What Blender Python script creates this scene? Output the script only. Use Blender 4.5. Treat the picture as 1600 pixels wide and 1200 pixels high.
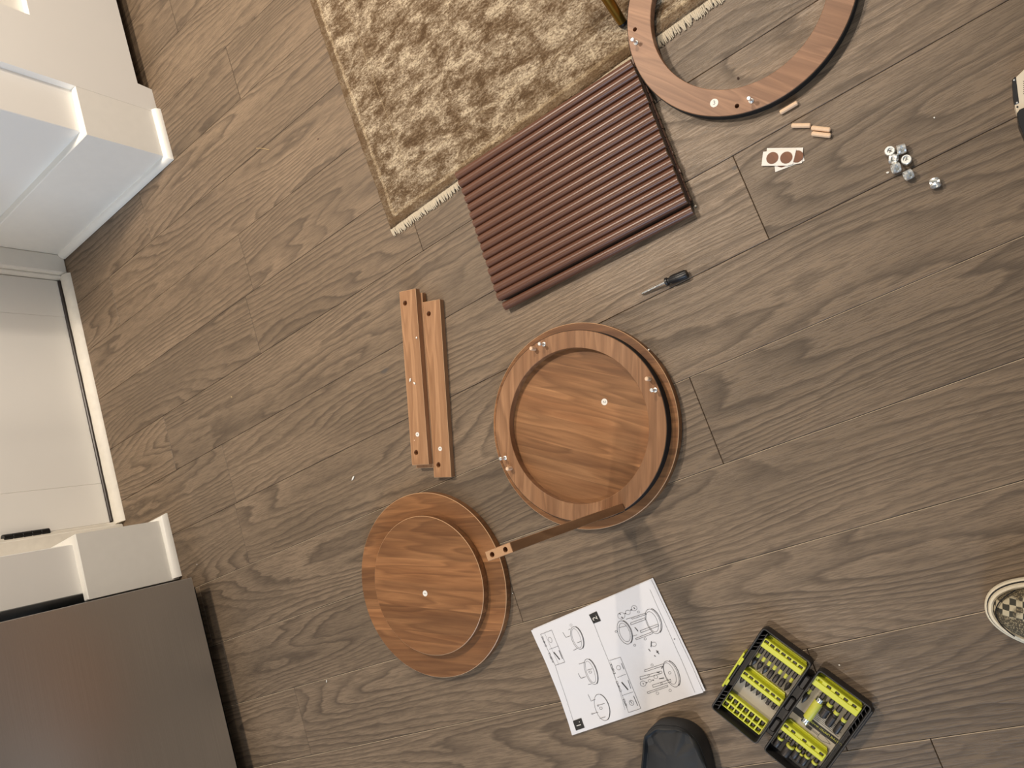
import bpy, bmesh, math, random
from mathutils import Matrix, Vector
random.seed(7)
for o in list(bpy.data.objects): bpy.data.objects.remove(o)
SC = bpy.context.scene
COL = SC.collection
K = 1.165            # every length below is multiplied by this at the very end (metres)
H = 1.15             # camera height before that

# ------------------------------------------------------------------ camera
M = [Vector((0.7856142, -0.3176405, -0.5309565)), Vector((-0.3777126, -0.9259096, -0.0049533)), Vector((-0.4900444, 0.2044404, -0.8473846))]
cam_data = bpy.data.cameras.new('camera'); cam = bpy.data.objects.new('camera', cam_data); COL.objects.link(cam)
cam_data.sensor_width = 36; cam_data.lens = 1200 / 1600 * 36; cam_data.clip_start = 0.02
R3 = Matrix((M[0], -M[1], -M[2])).transposed()
cam.matrix_world = Matrix.Translation((0, 0, H * K)) @ R3.to_4x4()
SC.camera = cam
# ------------------------------------------------------------------ view + world
SC.view_settings.view_transform = 'Standard'; SC.view_settings.look = 'None'
SC.view_settings.gamma = 1; SC.view_settings.use_curve_mapping = False
SC.view_settings.exposure = 0.14
W = bpy.data.worlds.new('room_light'); SC.world = W; W.use_nodes = True
W.node_tree.nodes['Background'].inputs[0].default_value = (0.90, 0.95, 1.0, 1)
W.node_tree.nodes['Background'].inputs[1].default_value = 0.17
def lamp(name, loc, energy, size, col, aim=None):
    l = bpy.data.lights.new(name, 'AREA'); l.shape = 'DISK'; l.size = size; l.energy = energy; l.color = col
    o = bpy.data.objects.new(name, l); COL.objects.link(o); o.location = [c * K for c in loc]
    if aim:
        d = Vector(aim) - Vector(loc); o.rotation_euler = d.to_track_quat('-Z', 'Y').to_euler()
    return o
WARM = (1.0, 0.865, 0.71)
for (p_, e_, sp) in (((-0.92, 1.40, 2.1), 34, 145), ((0.04, 1.85, 2.1), 25, 150), ((0.42, 3.05, 2.1), 15, 160), ((-1.00, -0.75, 2.1), 10, 150)):  # last one is an unseen fill lamp, added for the lower-left floor
    l_ = lamp('ceiling_and_fill_light', p_, e_, 0.30 if p_[0] == -0.92 else 0.10, WARM); l_.data.spread = math.radians(sp)
w_ = lamp('window_daylight', (-0.9, -3.2, 1.5), 36, 1.6, (0.54, 0.74, 1.0), aim=(-1.3, 1.0, 0.5)); w_.data.shape = 'RECTANGLE'; w_.data.size_y = 1.3; w_.data.spread = math.radians(125)

# ------------------------------------------------------------------ projection helpers (photograph pixel -> point in the room)
def ray(x, y):
    c = Vector(((x - 800) / 1200, (y - 600) / 1200, 1))
    return M[0] * c.x + M[1] * c.y + M[2] * c.z
def at(x, y, z=0.0):
    d = ray(x, y); s = (z - H) / d.z
    return Vector((d.x * s, d.y * s, z))
def atx(x, y, X):
    d = ray(x, y); s = X / d.x
    return Vector((X, d.y * s, H + d.z * s))
def on_plane(x, y, p0, n):
    d = ray(x, y); o = Vector((0, 0, H)); t = (p0 - o).dot(n) / d.dot(n)
    return o + d * t

# ------------------------------------------------------------------ materials
def srgb(r, g, b):
    f = lambda c: (c / 255 / 12.92) if c <= 10 else ((c / 255 + 0.055) / 1.055) ** 2.4
    return (f(r), f(g), f(b), 1)
def new_mat(name):
    m = bpy.data.materials.new(name); m.use_nodes = True
    return m, m.node_tree.nodes, m.node_tree.links, m.node_tree.nodes['Principled BSDF']
def setp(b, **k):
    for a, v in k.items():
        n = {'spec': 'Specular IOR Level', 'rough': 'Roughness', 'metal': 'Metallic', 'sheen': 'Sheen Weight', 'coat': 'Coat Weight', 'coat_rough': 'Coat Roughness', 'aniso': 'Anisotropic'}[a]
        b.inputs[n].default_value = v
def math_(N, L, op, a, b=None, c=None):
    n = N.new('ShaderNodeMath'); n.operation = op
    for i, v in enumerate((a, b, c)):
        if v is None: continue
        if hasattr(v, 'links'): L.new(v, n.inputs[i])
        else: n.inputs[i].default_value = v
    return n.outputs[0]
def mapping(N, L, vec, scale=(1, 1, 1), rot=0, loc=None):
    n = N.new('ShaderNodeMapping'); n.inputs['Scale'].default_value = scale; n.inputs['Rotation'].default_value = (0, 0, rot)
    L.new(vec, n.inputs[0])
    if loc is not None: L.new(loc, n.inputs['Location'])
    return n.outputs[0]
def noise(N, L, vec, scale, detail=3, rough=0.5, dist=0.0):
    n = N.new('ShaderNodeTexNoise'); n.inputs['Scale'].default_value = scale; n.inputs['Detail'].default_value = detail
    n.inputs['Roughness'].default_value = rough; n.inputs['Distortion'].default_value = dist
    L.new(vec, n.inputs['Vector']); return n.outputs['Fac']
def ramp(N, L, fac, stops, interp='LINEAR'):
    n = N.new('ShaderNodeValToRGB'); e = n.color_ramp.elements; n.color_ramp.interpolation = interp
    while len(e) < len(stops): e.new(0.5)
    for i, (p, c) in enumerate(stops): e[i].position = p; e[i].color = c if len(c) == 4 else (*c, 1)
    L.new(fac, n.inputs[0]); return n.outputs[0]
def mix(N, L, fac, a, b, mode='MIX'):
    n = N.new('ShaderNodeMix'); n.data_type = 'RGBA'; n.blend_type = mode
    for i, v in ((0, fac), (6, a), (7, b)):
        if hasattr(v, 'links'): L.new(v, n.inputs[i])
        else: n.inputs[i].default_value = v
    return n.outputs[2]
def bump(N, L, b, h, strength, dist):
    n = N.new('ShaderNodeBump'); n.inputs['Strength'].default_value = strength; n.inputs['Distance'].default_value = dist
    L.new(h, n.inputs['Height']); L.new(n.outputs[0], b.inputs['Normal'])
def plain(name, col, rough=0.5, metal=0.0, spec=0.5, grain=0.0, gscale=60, bmp=0.0):
    m, N, L, b = new_mat(name); c = srgb(*col); b.inputs['Base Color'].default_value = c; setp(b, rough=rough, metal=metal, spec=spec)
    tc = N.new('ShaderNodeTexCoord').outputs['Object']
    f = noise(N, L, tc, gscale, 3)
    if grain: L.new(mix(N, L, f, tuple(v * (1 - grain) for v in c[:3]) + (1,), tuple(min(1, v * (1 + grain)) for v in c[:3]) + (1,)), b.inputs['Base Color'])
    if bmp: bump(N, L, b, f, bmp, 0.001)
    return m

def floor_material():
    m, N, L, b = new_mat('oak_planks')
    tc = N.new('ShaderNodeTexCoord').outputs['Object']
    oi = N.new('ShaderNodeObjectInfo')
    cmb = N.new('ShaderNodeCombineXYZ')
    for i, k in enumerate((53.0, 31.0, 17.0)): L.new(math_(N, L, 'MULTIPLY', oi.outputs['Random'], k), cmb.inputs[i])
    add = N.new('ShaderNodeVectorMath'); L.new(tc, add.inputs[0]); L.new(cmb.outputs[0], add.inputs[1]); v = add.outputs[0]
    # cathedral figure: contour lines of a slow field stretched along the board
    warp = noise(N, L, mapping(N, L, v, (14, 60, 20)), 1.0, 2, 0.5)
    fld = noise(N, L, mapping(N, L, v, (1.1, 7.0, 4)), 1.0, 1.0, 0.4)
    sepx = N.new('ShaderNodeSeparateXYZ'); L.new(v, sepx.inputs[0])
    yk = math_(N, L, 'MULTIPLY', sepx.outputs[1], 46.0)
    lin = math_(N, L, 'MULTIPLY_ADD', fld, 19.0, yk)
    s2 = math_(N, L, 'MULTIPLY_ADD', warp, 0.9, lin)
    fr = math_(N, L, 'FRACT', s2)
    # soft saw-tooth: late wood comes up slowly, stops sharply
    line = math_(N, L, 'POWER', fr, 2.4)
    edge = ramp(N, L, fr, [(0.0, (1, 1, 1)), (0.86, (1, 1, 1)), (1.0, (0, 0, 0))])
    late = math_(N, L, 'MULTIPLY', line, edge)
    amp = noise(N, L, mapping(N, L, v, (2.5, 14, 9)), 1.0, 2, 0.5)
    ampr = ramp(N, L, amp, [(0.28, (0.3, 0.3, 0.3)), (0.55, (1, 1, 1))])
    late = math_(N, L, 'MULTIPLY', late, ampr)
    pore = noise(N, L, mapping(N, L, v, (26, 420, 60)), 1.0, 3, 0.7)
    porer = ramp(N, L, pore, [(0.44, (0, 0, 0)), (0.60, (1, 1, 1))])
    big = noise(N, L, mapping(N, L, v, (2, 7, 2)), 1.0, 3, 0.5)
    base = ramp(N, L, big, [(0.3, srgb(120, 101, 80)), (0.7, srgb(141, 119, 95))])
    base = mix(N, L, math_(N, L, 'MULTIPLY', late, 1.0), base, srgb(66, 53, 41))
    base = mix(N, L, math_(N, L, 'MULTIPLY', porer, 0.5), base, srgb(80, 65, 51))
    tone = math_(N, L, 'MULTIPLY_ADD', oi.outputs['Random'], 0.20, 0.90)
    hsv = N.new('ShaderNodeHueSaturation'); L.new(tone, hsv.inputs['Value']); L.new(base, hsv.inputs['Color'])
    hsv.inputs['Saturation'].default_value = 0.95
    # two grey knots of the real boards
    out = hsv.outputs[0]
    pos = N.new('ShaderNodeNewGeometry').outputs['Position']
    for (px, py, rx, ry) in ((601, 580, 0.022, 0.010), (1148, 262, 0.010, 0.006)):
        p = at(px, py) * K
        sub = N.new('ShaderNodeVectorMath'); sub.operation = 'SUBTRACT'; L.new(pos, sub.inputs[0]); sub.inputs[1].default_value = p
        mp = mapping(N, L, sub.outputs[0], (1 / rx, 1 / ry, 0.01))
        ln = N.new('ShaderNodeVectorMath'); ln.operation = 'LENGTH'; L.new(mp, ln.inputs[0])
        f = ramp(N, L, math_(N, L, 'MULTIPLY_ADD', warp, 0.5, ln.outputs['Value']), [(0.55, (1, 1, 1)), (1.0, (0, 0, 0))])
        out = mix(N, L, math_(N, L, 'MULTIPLY', f, 0.8), out, srgb(84, 78, 72))
    L.new(out, b.inputs['Base Color'])
    setp(b, rough=0.46, spec=0.42)
    L.new(math_(N, L, 'MULTIPLY_ADD', late, 0.18, 0.40), b.inputs['Roughness'])
    hh = math_(N, L, 'ADD', math_(N, L, 'MULTIPLY', late, -0.6), math_(N, L, 'MULTIPLY', porer, -0.5))
    bump(N, L, b, hh, 0.5, 0.0006)
    return m

def walnut(name, light, mid, dark, stave=0.045, rot=0.0, tint=0.5, rough=0.42):
    m, N, L, b = new_mat(name)
    tc = N.new('ShaderNodeTexCoord').outputs['Object']
    v0 = mapping(N, L, tc, (1, 1, 1), rot)
    s = N.new('ShaderNodeSeparateXYZ'); L.new(v0, s.inputs[0])
    idx = math_(N, L, 'FLOOR', math_(N, L, 'DIVIDE', math_(N, L, 'ADD', s.outputs[1], 3.013), stave))
    wn = N.new('ShaderNodeTexWhiteNoise'); wn.noise_dimensions = '1D'; L.new(idx, wn.inputs['W'])
    off = N.new('ShaderNodeCombineXYZ'); L.new(math_(N, L, 'MULTIPLY', wn.outputs['Value'], 40), off.inputs[0]); L.new(math_(N, L, 'MULTIPLY', wn.outputs['Value'], 23), off.inputs[2])
    add = N.new('ShaderNodeVectorMath'); L.new(v0, add.inputs[0]); L.new(off.outputs[0], add.inputs[1]); v = add.outputs[0]
    fld = noise(N, L, mapping(N, L, v, (2.0, 20, 10)), 1.0, 2, 0.5, 0.3)
    fr = math_(N, L, 'FRACT', math_(N, L, 'MULTIPLY', fld, 8.0))
    line = ramp(N, L, fr, [(0.0, (0, 0, 0)), (0.8, (1, 1, 1)), (1.0, (0.1, 0.1, 0.1))])
    fine = noise(N, L, mapping(N, L, v, (14, 300, 60)), 1.0, 4, 0.7)
    broad = noise(N, L, mapping(N, L, v, (3, 30, 10)), 1.0, 3, 0.6)
    c = mix(N, L, ramp(N, L, broad, [(0.3, (0, 0, 0)), (0.7, (1, 1, 1))]), srgb(*light), srgb(*mid))
    c = mix(N, L, math_(N, L, 'MULTIPLY', line, 0.5), c, srgb(*dark))
    c = mix(N, L, math_(N, L, 'MULTIPLY', ramp(N, L, fine, [(0.40, (0, 0, 0)), (0.70, (1, 1, 1))]), 0.35), c, srgb(*dark))
    hsv = N.new('ShaderNodeHueSaturation'); L.new(c, hsv.inputs['Color'])
    L.new(math_(N, L, 'MULTIPLY_ADD', wn.outputs['Value'], tint, 0.92 - tint * 0.5), hsv.inputs['Value'])
    L.new(hsv.outputs[0], b.inputs['Base Color']); setp(b, rough=rough, spec=0.35)
    bump(N, L, b, fine, 0.12, 0.0005)
    return m

MT = {}
MT['floor'] = floor_material()
WL, WM, WD = (186, 130, 82), (160, 106, 62), (112, 70, 38)
MT['walnut_disc'] = walnut('walnut_disc', (178, 126, 82), (146, 98, 60), (92, 58, 34), 0.047, math.radians(13), 0.46)
MT['walnut_base'] = walnut('walnut_base', (178, 126, 82), (146, 98, 60), (92, 58, 34), 0.052, math.radians(18), 0.42)
MT['walnut_tray'] = walnut('walnut_tray', (186, 136, 92), (154, 106, 68), (100, 66, 40), 0.052, math.radians(33), 0.4)
MT['walnut_ring'] = walnut('walnut_ring', (184, 138, 100), (160, 114, 78), (112, 76, 50), 0.075, math.radians(-68), 0.16)
MT['walnut_big_ring'] = walnut('walnut_big_ring', (180, 136, 104), (156, 114, 84), (114, 80, 58), 0.09, math.radians(52), 0.2)
MT['walnut_bar'] = walnut('walnut_bar', (198, 152, 112), (174, 128, 90), (128, 88, 58), 0.5, 0, 0.1)
MT['walnut_bar_tall'] = walnut('walnut_bar_tall', (198, 152, 112), (174, 128, 90), (128, 88, 58), 0.5, math.radians(0), 0.1)
MT['arris'] = plain('veneer_edge_highlight', (206, 164, 124), 0.4, grain=0.1, gscale=200)  # edge highlight of the veneered boards, put into the chamfer colour
MT['bar_end'] = plain('bar_end_grain', (192, 148, 108), 0.6, grain=0.12, gscale=500)
MT['black_edge'] = plain('black_edge_band', (16, 15, 15), 0.75, grain=0.2)
MT['white_paint'] = plain('white_satin_paint', (247, 244, 238), 0.42, spec=0.4, grain=0.015, gscale=9, bmp=0.03)
MT['white_trim'] = plain('white_trim_paint', (248, 245, 237), 0.38, spec=0.45, grain=0.03, gscale=40, bmp=0.06)
MT['bright_seam'] = plain('pale_seam_edge', (196, 178, 154), 0.6, grain=0.2, gscale=20)  # bright seam lines of the lower plank rows, put into the bevel colour
MT['old_trim'] = plain('scuffed_white_paint', (238, 232, 220), 0.5, grain=0.10, gscale=45, bmp=0.1)
MT['dark_gap'] = plain('dark_recess', (22, 19, 17), 0.9)
MT['sweep'] = plain('brown_rubber_sweep', (46, 36, 32), 0.35, grain=0.2)
MT['black_metal'] = plain('black_hinge_metal', (22, 22, 24), 0.35, metal=0.3)
MT['paper'] = plain('printed_paper', (232, 230, 232), 0.6, grain=0.01)
MT['ink'] = plain('printed_ink', (66, 64, 66), 0.7)
MT['ink_black'] = plain('printed_black', (44, 41, 38), 0.7)
MT['sticker'] = plain('white_sticker', (238, 232, 222), 0.5)
MT['sticker_ink'] = plain('sticker_ink', (110, 110, 108), 0.6)
MT['dowel'] = plain('beech_dowel', (238, 204, 170), 0.6, grain=0.08, gscale=250)
MT['zinc'] = plain('zinc_metal', (240, 240, 236), 0.36, metal=0.75, grain=0.05, gscale=300)
MT['chrome'] = plain('chrome', (240, 240, 236), 0.22, metal=1.0)
MT['black_plastic'] = plain('black_plastic', (26, 25, 26), 0.38, spec=0.5)
MT['case'] = plain('charcoal_case_plastic', (44, 41, 40), 0.48, spec=0.5, grain=0.08, gscale=500, bmp=0.05)
MT['lime'] = plain('lime_plastic', (214, 216, 52), 0.38, spec=0.5)
MT['lime_soft'] = plain('lime_band', (208, 206, 80), 0.45)
MT['card'] = plain('grey_card', (188, 178, 160), 0.5, grain=0.05)
MT['bit_steel'] = plain('dark_bit_steel', (70, 65, 62), 0.45, metal=0.6, grain=0.15, gscale=200)
MT['gold'] = plain('brushed_gold_metal', (148, 112, 44), 0.33, metal=0.85, grain=0.08, gscale=90)
MT['rubber'] = plain('cream_rubber', (232, 220, 194), 0.5, grain=0.03)
MT['slipper'] = plain('black_fabric', (40, 40, 41), 0.6, grain=0.35, gscale=45, bmp=0.6)
MT['cream_plastic'] = plain('cream_plastic', (222, 208, 184), 0.45)
MT['mdf'] = plain('raw_mdf_core', (124, 104, 82), 0.8, grain=0.15, gscale=300)
MT['chip'] = plain('white_chip', (238, 234, 224), 0.6)
MT['straw'] = plain('straw_fibre', (196, 168, 122), 0.6)
MT['dot'] = walnut('walnut_dot', (140, 86, 52), (122, 74, 44), (88, 52, 30), 0.5, math.radians(70), 0.1)
MT['slat'] = plain('brown_film_slat', (104, 70, 54), 0.30, spec=0.45, grain=0.05, gscale=40)
MT['slat_dark'] = plain('slat_backing_fabric', (60, 40, 30), 0.8)
MT['fringe'] = plain('cream_fringe_yarn', (204, 190, 166), 0.8, grain=0.08, gscale=200)
def steel():
    m, N, L, b = new_mat('brushed_dark_steel'); tc = N.new('ShaderNodeTexCoord').outputs['Object']
    f = noise(N, L, mapping(N, L, tc, (1, 4, 900)), 1.0, 2, 0.6)
    L.new(ramp(N, L, f, [(0.2, srgb(206, 210, 214)), (0.8, srgb(220, 224, 228))]), b.inputs['Base Color'])
    setp(b, rough=0.34, metal=1.0, aniso=0.5); bump(N, L, b, f, 0.05, 0.0003)
    return m
MT['steel'] = steel()

# ------------------------------------------------------------------ mesh helpers
def finish(name, bm, mat, parent=None, smooth=None, label=None, kind=None):
    bmesh.ops.recalc_face_normals(bm, faces=bm.faces)
    me = bpy.data.meshes.new(name); bm.to_mesh(me); bm.free()
    return link(name, me, mat, parent, smooth, label, kind)
def link(name, me, mat, parent=None, smooth=None, label=None, kind=None):
    mats = mat if isinstance(mat, (list, tuple)) else [mat]
    if not me.materials:
        for k in mats: me.materials.append(MT[k] if isinstance(k, str) else k)
    if smooth is not None: shade(me, smooth)
    o = bpy.data.objects.new(name, me); COL.objects.link(o)
    if parent: o.parent = parent
    if label: o['label'] = label
    if kind: o['kind'] = kind
    return o
def shade(me, deg):
    me.polygons.foreach_set('use_smooth', [True] * len(me.polygons))
    bm = bmesh.new(); bm.from_mesh(me); lim = math.radians(deg)
    for e in bm.edges:
        if len(e.link_faces) == 2 and e.calc_face_angle(0) > lim: e.smooth = False
    bm.to_mesh(me); bm.free()
def empty(name, loc=(0, 0, 0), rz=0.0, label=None, cat=None, group=None):
    o = bpy.data.objects.new(name, None); COL.objects.link(o); o.location = loc; o.rotation_euler = (0, 0, rz); o.empty_display_size = 0.02
    if label: o['label'] = label
    if cat: o['category'] = cat
    if group: o['group'] = group
    return o
def tag(o, label, cat, group=None):
    o['label'] = label; o['category'] = cat
    if group: o['group'] = group
    return o
def copy_tree(o, parent=None):
    c = o.copy(); COL.objects.link(c)
    if parent is not None:
        c.parent = parent; c.matrix_parent_inverse = Matrix()
    for ch in list(o.children): copy_tree(ch, c)
    return c
def box(bm, x0, x1, y0, y1, z0, z1, bev=0.0, T=None, seg=1):
    r = bmesh.ops.create_cube(bm, size=1.0); vs = r['verts']
    for v in vs: v.co = Vector((x0 + (v.co.x + .5) * (x1 - x0), y0 + (v.co.y + .5) * (y1 - y0), z0 + (v.co.z + .5) * (z1 - z0)))
    if bev:
        es = list({e for v in vs for e in v.link_edges})
        r2 = bmesh.ops.bevel(bm, geom=es, offset=bev, segments=seg, affect='EDGES', profile=0.5)
        vs = list({v for f in r2['faces'] for v in f.verts} | {v for v in vs if v.is_valid})
    if T is not None: bmesh.ops.transform(bm, matrix=T, verts=vs)
    return vs
def lathe(bm, prof, seg=64, T=None, closed=True, a0=0.0, a1=2 * math.pi):
    full = abs(a1 - a0 - 2 * math.pi) < 1e-6
    rings = []
    for i in range(seg if full else seg + 1):
        a = a0 + (a1 - a0) * i / seg
        rings.append([bm.verts.new((r * math.cos(a), r * math.sin(a), z)) for r, z in prof])
    n = len(rings); m = len(prof); vs = [v for r in rings for v in r]
    for i in range(n if full else n - 1):
        A, B = rings[i], rings[(i + 1) % n]
        for j in range(m if closed else m - 1):
            k = (j + 1) % m
            bm.faces.new((A[j], B[j], B[k], A[k]))
    bmesh.ops.remove_doubles(bm, verts=vs, dist=1e-7)
    vs = [v for v in vs if v.is_valid]
    if T is not None: bmesh.ops.transform(bm, matrix=T, verts=vs)
    return vs
def solid(bm, prof, seg=32, T=None):   # profile from axis to axis: solid of revolution
    return lathe(bm, prof, seg, T, closed=False)
def prism(bm, pts, z0, z1, T=None, bev=0.0):
    n = len(pts)
    A = [bm.verts.new((p[0], p[1], z0)) for p in pts]; B = [bm.verts.new((p[0], p[1], z1)) for p in pts]
    f0 = bm.faces.new(A[::-1]); f1 = bm.faces.new(B)
    for i in range(n): bm.faces.new((A[i], A[(i + 1) % n], B[(i + 1) % n], B[i]))
    vs = A + B
    if bev:
        r = bmesh.ops.bevel(bm, geom=list(f1.edges), offset=bev, segments=1, affect='EDGES')
        vs = list({v for v in vs if v.is_valid} | set(r['verts']))
    if T is not None: bmesh.ops.transform(bm, matrix=T, verts=vs)
    return vs
def tube(bm, pts, r, seg=8, cap=True):
    pts = [Vector(p) for p in pts]; rs = r if isinstance(r, (list, tuple)) else [r] * len(pts)
    rings = []; up = None
    for i, p in enumerate(pts):
        d = (pts[min(i + 1, len(pts) - 1)] - pts[max(i - 1, 0)]).normalized()
        if up is None: up = d.orthogonal().normalized()
        up = (up - d * up.dot(d)).normalized(); w = d.cross(up)
        rings.append([bm.verts.new(p + (up * math.cos(2 * math.pi * k / seg) + w * math.sin(2 * math.pi * k / seg)) * rs[i]) for k in range(seg)])
    for A, B in zip(rings, rings[1:]):
        for k in range(seg): bm.faces.new((A[k], A[(k + 1) % seg], B[(k + 1) % seg], B[k]))
    if cap: bm.faces.new(rings[0][::-1]); bm.faces.new(rings[-1])
def axis_T(p, q):
    d = Vector(q) - Vector(p)
    return Matrix.Translation(p) @ d.to_track_quat('Z', 'X').to_matrix().to_4x4()
def arris(me):
    me.materials.append(MT['arris']); k = len(me.materials) - 1
    for p_ in me.polygons:
        if abs(p_.normal.z) > 0.3 and abs(p_.normal.z) < 0.95 and p_.area < 0.003 and p_.center.z > 0.008: p_.material_index = k
def cut(bm, cutters, mats=None):
    """boolean difference; returns a new mesh"""
    bmesh.ops.recalc_face_normals(bm, faces=bm.faces)
    me = bpy.data.meshes.new('t'); bm.to_mesh(me); bm.free(); o = bpy.data.objects.new('t', me); COL.objects.link(o)
    tmp = []
    for c in cutters:
        bmesh.ops.recalc_face_normals(c, faces=c.faces)
        m2 = bpy.data.meshes.new('c'); c.to_mesh(m2); c.free(); oc = bpy.data.objects.new('c', m2); COL.objects.link(oc); tmp.append(oc)
        md = o.modifiers.new('b', 'BOOLEAN'); md.operation = 'DIFFERENCE'; md.solver = 'EXACT'; md.object = oc
    dg = bpy.context.evaluated_depsgraph_get(); dg.update()
    out = bpy.data.meshes.new_from_object(o.evaluated_get(dg))
    for t in tmp + [o]:
        d = t.data; bpy.data.objects.remove(t); bpy.data.meshes.remove(d)
    out.materials.clear(); return out
def text_mesh(s, size):
    cu = bpy.data.curves.new('t', 'FONT'); cu.body = s; cu.size = size; cu.align_x = 'CENTER'; cu.align_y = 'CENTER'; cu.resolution_u = 2
    o = bpy.data.objects.new('t', cu); COL.objects.link(o)
    dg = bpy.context.evaluated_depsgraph_get(); dg.update()
    me = bpy.data.meshes.new_from_object(o.evaluated_get(dg)); bpy.data.objects.remove(o); bpy.data.curves.remove(cu)
    me.materials.clear(); return me
def disc_profile(r, z0, z1, c=0.0009):
    return [(0, z0), (r - c, z0), (r, z0 + c), (r, z1 - c), (r - c, z1), (0, z1)]

# ================================================================== SETTING
floor_bm = bmesh.new(); box(floor_bm, -2.4, 1.3, -1.25, 2.75, -0.05, -0.0125)
floor = finish('floor', floor_bm, 'dark_gap', kind='structure')
P0, PW = 0.0235, 0.1413
JOINTS = {-3: [-1.55, -0.348, 0.62], -2: [-1.42, -0.645, 0.5], -1: [-1.62, -0.80, 0.36], 0: [-1.655, -0.362, 0.75], 1: [-1.46, 0.33], 2: [-1.452, -0.175, 0.95],
          3: [-1.636, -0.58, 0.52], 4: [-1.25, -0.755, 0.42], 5: [-1.22, 0.2], 6: [-1.72, -0.35, 0.7], 7: [-1.52, -0.6, 0.5], 8: [-1.097, 0.1], 9: [-1.5, -0.45], 10: [-1.233, -0.1]}
mesh_cache = {}
for k in range(-9, 19):
    ya = P0 + (k - 1) * PW; yb = ya + PW
    kk = k - 1
    js = JOINTS.get(kk)
    if js is None:
        s = -1.9 + random.random() * 0.8; js = [s, s + 1.15, s + 2.3]
    xs = [-2.3] + [x for x in js if x < 1.25] + [1.25]
    for a, b_ in zip(xs, xs[1:]):
        if b_ - a < 0.02: continue
        bm = bmesh.new(); g = 0.00035; Lh = (b_ - a) / 2
        box(bm, -Lh + g, Lh - g, -PW / 2 + g, PW / 2 - g, -0.0125, random.uniform(-0.0002, 0.0), bev=0.0007)
        bm.normal_update()
        for f in bm.faces:
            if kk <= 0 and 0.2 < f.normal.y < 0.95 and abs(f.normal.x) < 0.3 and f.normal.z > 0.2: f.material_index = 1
        o = finish('plank', bm, ['floor', 'bright_seam'], floor); o.location = ((a + b_) / 2, (ya + yb) / 2, 0)

def quarter_round(name, pts, r=0.0135, mat='white_trim', parent=None):
    """shoe moulding swept along floor path (outer side to the right of travel), mitred"""
    bm = bmesh.new(); prof = [(0, 0), (0, r * 1.25)] + [(r * math.sin(a), r * 1.25 * math.cos(a)) for a in [math.pi / 2 * i / 6 for i in range(1, 7)]]
    pts = [Vector((p[0], p[1], 0)) for p in pts]; rings = []
    for i, p in enumerate(pts):
        d1 = (pts[i] - pts[i - 1]).normalized() if i else (pts[1] - pts[0]).normalized()
        d2 = (pts[i + 1] - pts[i]).normalized() if i < len(pts) - 1 else d1
        n1 = Vector((d1.y, -d1.x, 0)); n2 = Vector((d2.y, -d2.x, 0)); n = (n1 + n2); n = n / (n.length ** 2 / 2) if n.length > 0 else n1
        rings.append([bm.verts.new((p.x + n.x * u, p.y + n.y * u, 0.0002 + w)) for u, w in prof])
    for A, B in zip(rings, rings[1:]):
        for j in range(len(prof)):
            q = (j + 1) % len(prof); bm.faces.new((A[j], A[q], B[q], B[j]))
    bm.faces.new(rings[0]); bm.faces.new(rings[-1][::-1])
    return finish(name, bm, mat, parent, smooth=40, kind='structure')

# right-hand wall end (its side forms one cheek of the door recess)
BX, BY = -1.376, 1.168
bm = bmesh.new(); box(bm, -2.12, BX - 0.018, BY + 0.018, 1.36, 0, 2.2, bev=0.0015); finish('wall_right', bm, 'white_paint', kind='structure')
bm = bmesh.new(); prism(bm, [(-1.90, BY), (BX, BY), (BX, 1.296), (BX - 0.018, 1.296), (BX - 0.018, BY + 0.018), (-1.90, BY + 0.018)], 0, 0.205, bev=0.002)
finish('baseboard_right', bm, 'white_trim', kind='structure')
quarter_round('trim_1', [(-1.896, BY), (BX, BY), (BX, 1.300)])
# left-hand wall end, beside the refrigerator
LX, LY = -1.722, 0.348
bm = bmesh.new(); box(bm, -2.12, LX - 0.018, 0.218, LY - 0.018, 0, 2.2, bev=0.0015); finish('wall_left', bm, 'white_paint', kind='structure')
bm = bmesh.new(); prism(bm, [(-1.90, LY), (LX, LY), (LX, 0.200), (LX - 0.018, 0.200), (LX - 0.018, LY - 0.018), (-1.90, LY - 0.018)][::-1], 0, 0.220, bev=0.002)
finish('baseboard_left', bm, 'white_trim', kind='structure')
quarter_round('trim_2', [(LX, 0.200), (LX, LY), (-1.890, LY)][::-1][::-1] if False else [(LX, 0.203), (LX, LY), (-1.885, LY)][::-1] if False else [(LX, 0.203), (LX, LY), (-1.885, LY)])
# wall behind the door
bm = bmesh.new(); box(bm, -2.16, -2.02, 0.219, 2.6, 0, 2.2); finish('wall_back', bm, 'white_paint', kind='structure')
# casings
def casing(name, y0, y1, jamb):
    bm = bmesh.new(); box(bm, -2.02, -1.897, y0, y1, 0, 2.1, bev=0.003)
    if jamb > 0: box(bm, -2.02, -1.912, y1, y1 + jamb, 0, 2.1, bev=0.002)
    else: box(bm, -2.02, -1.912, y0 + jamb, y0, 0, 2.1, bev=0.002)
    return finish(name, bm, 'old_trim' if jamb > 0 else 'white_trim', kind='structure')
casing('trim_3', 1.112, 1.168, -0.007)
casing('trim_4', 0.349, 0.392, 0.010)
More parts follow.
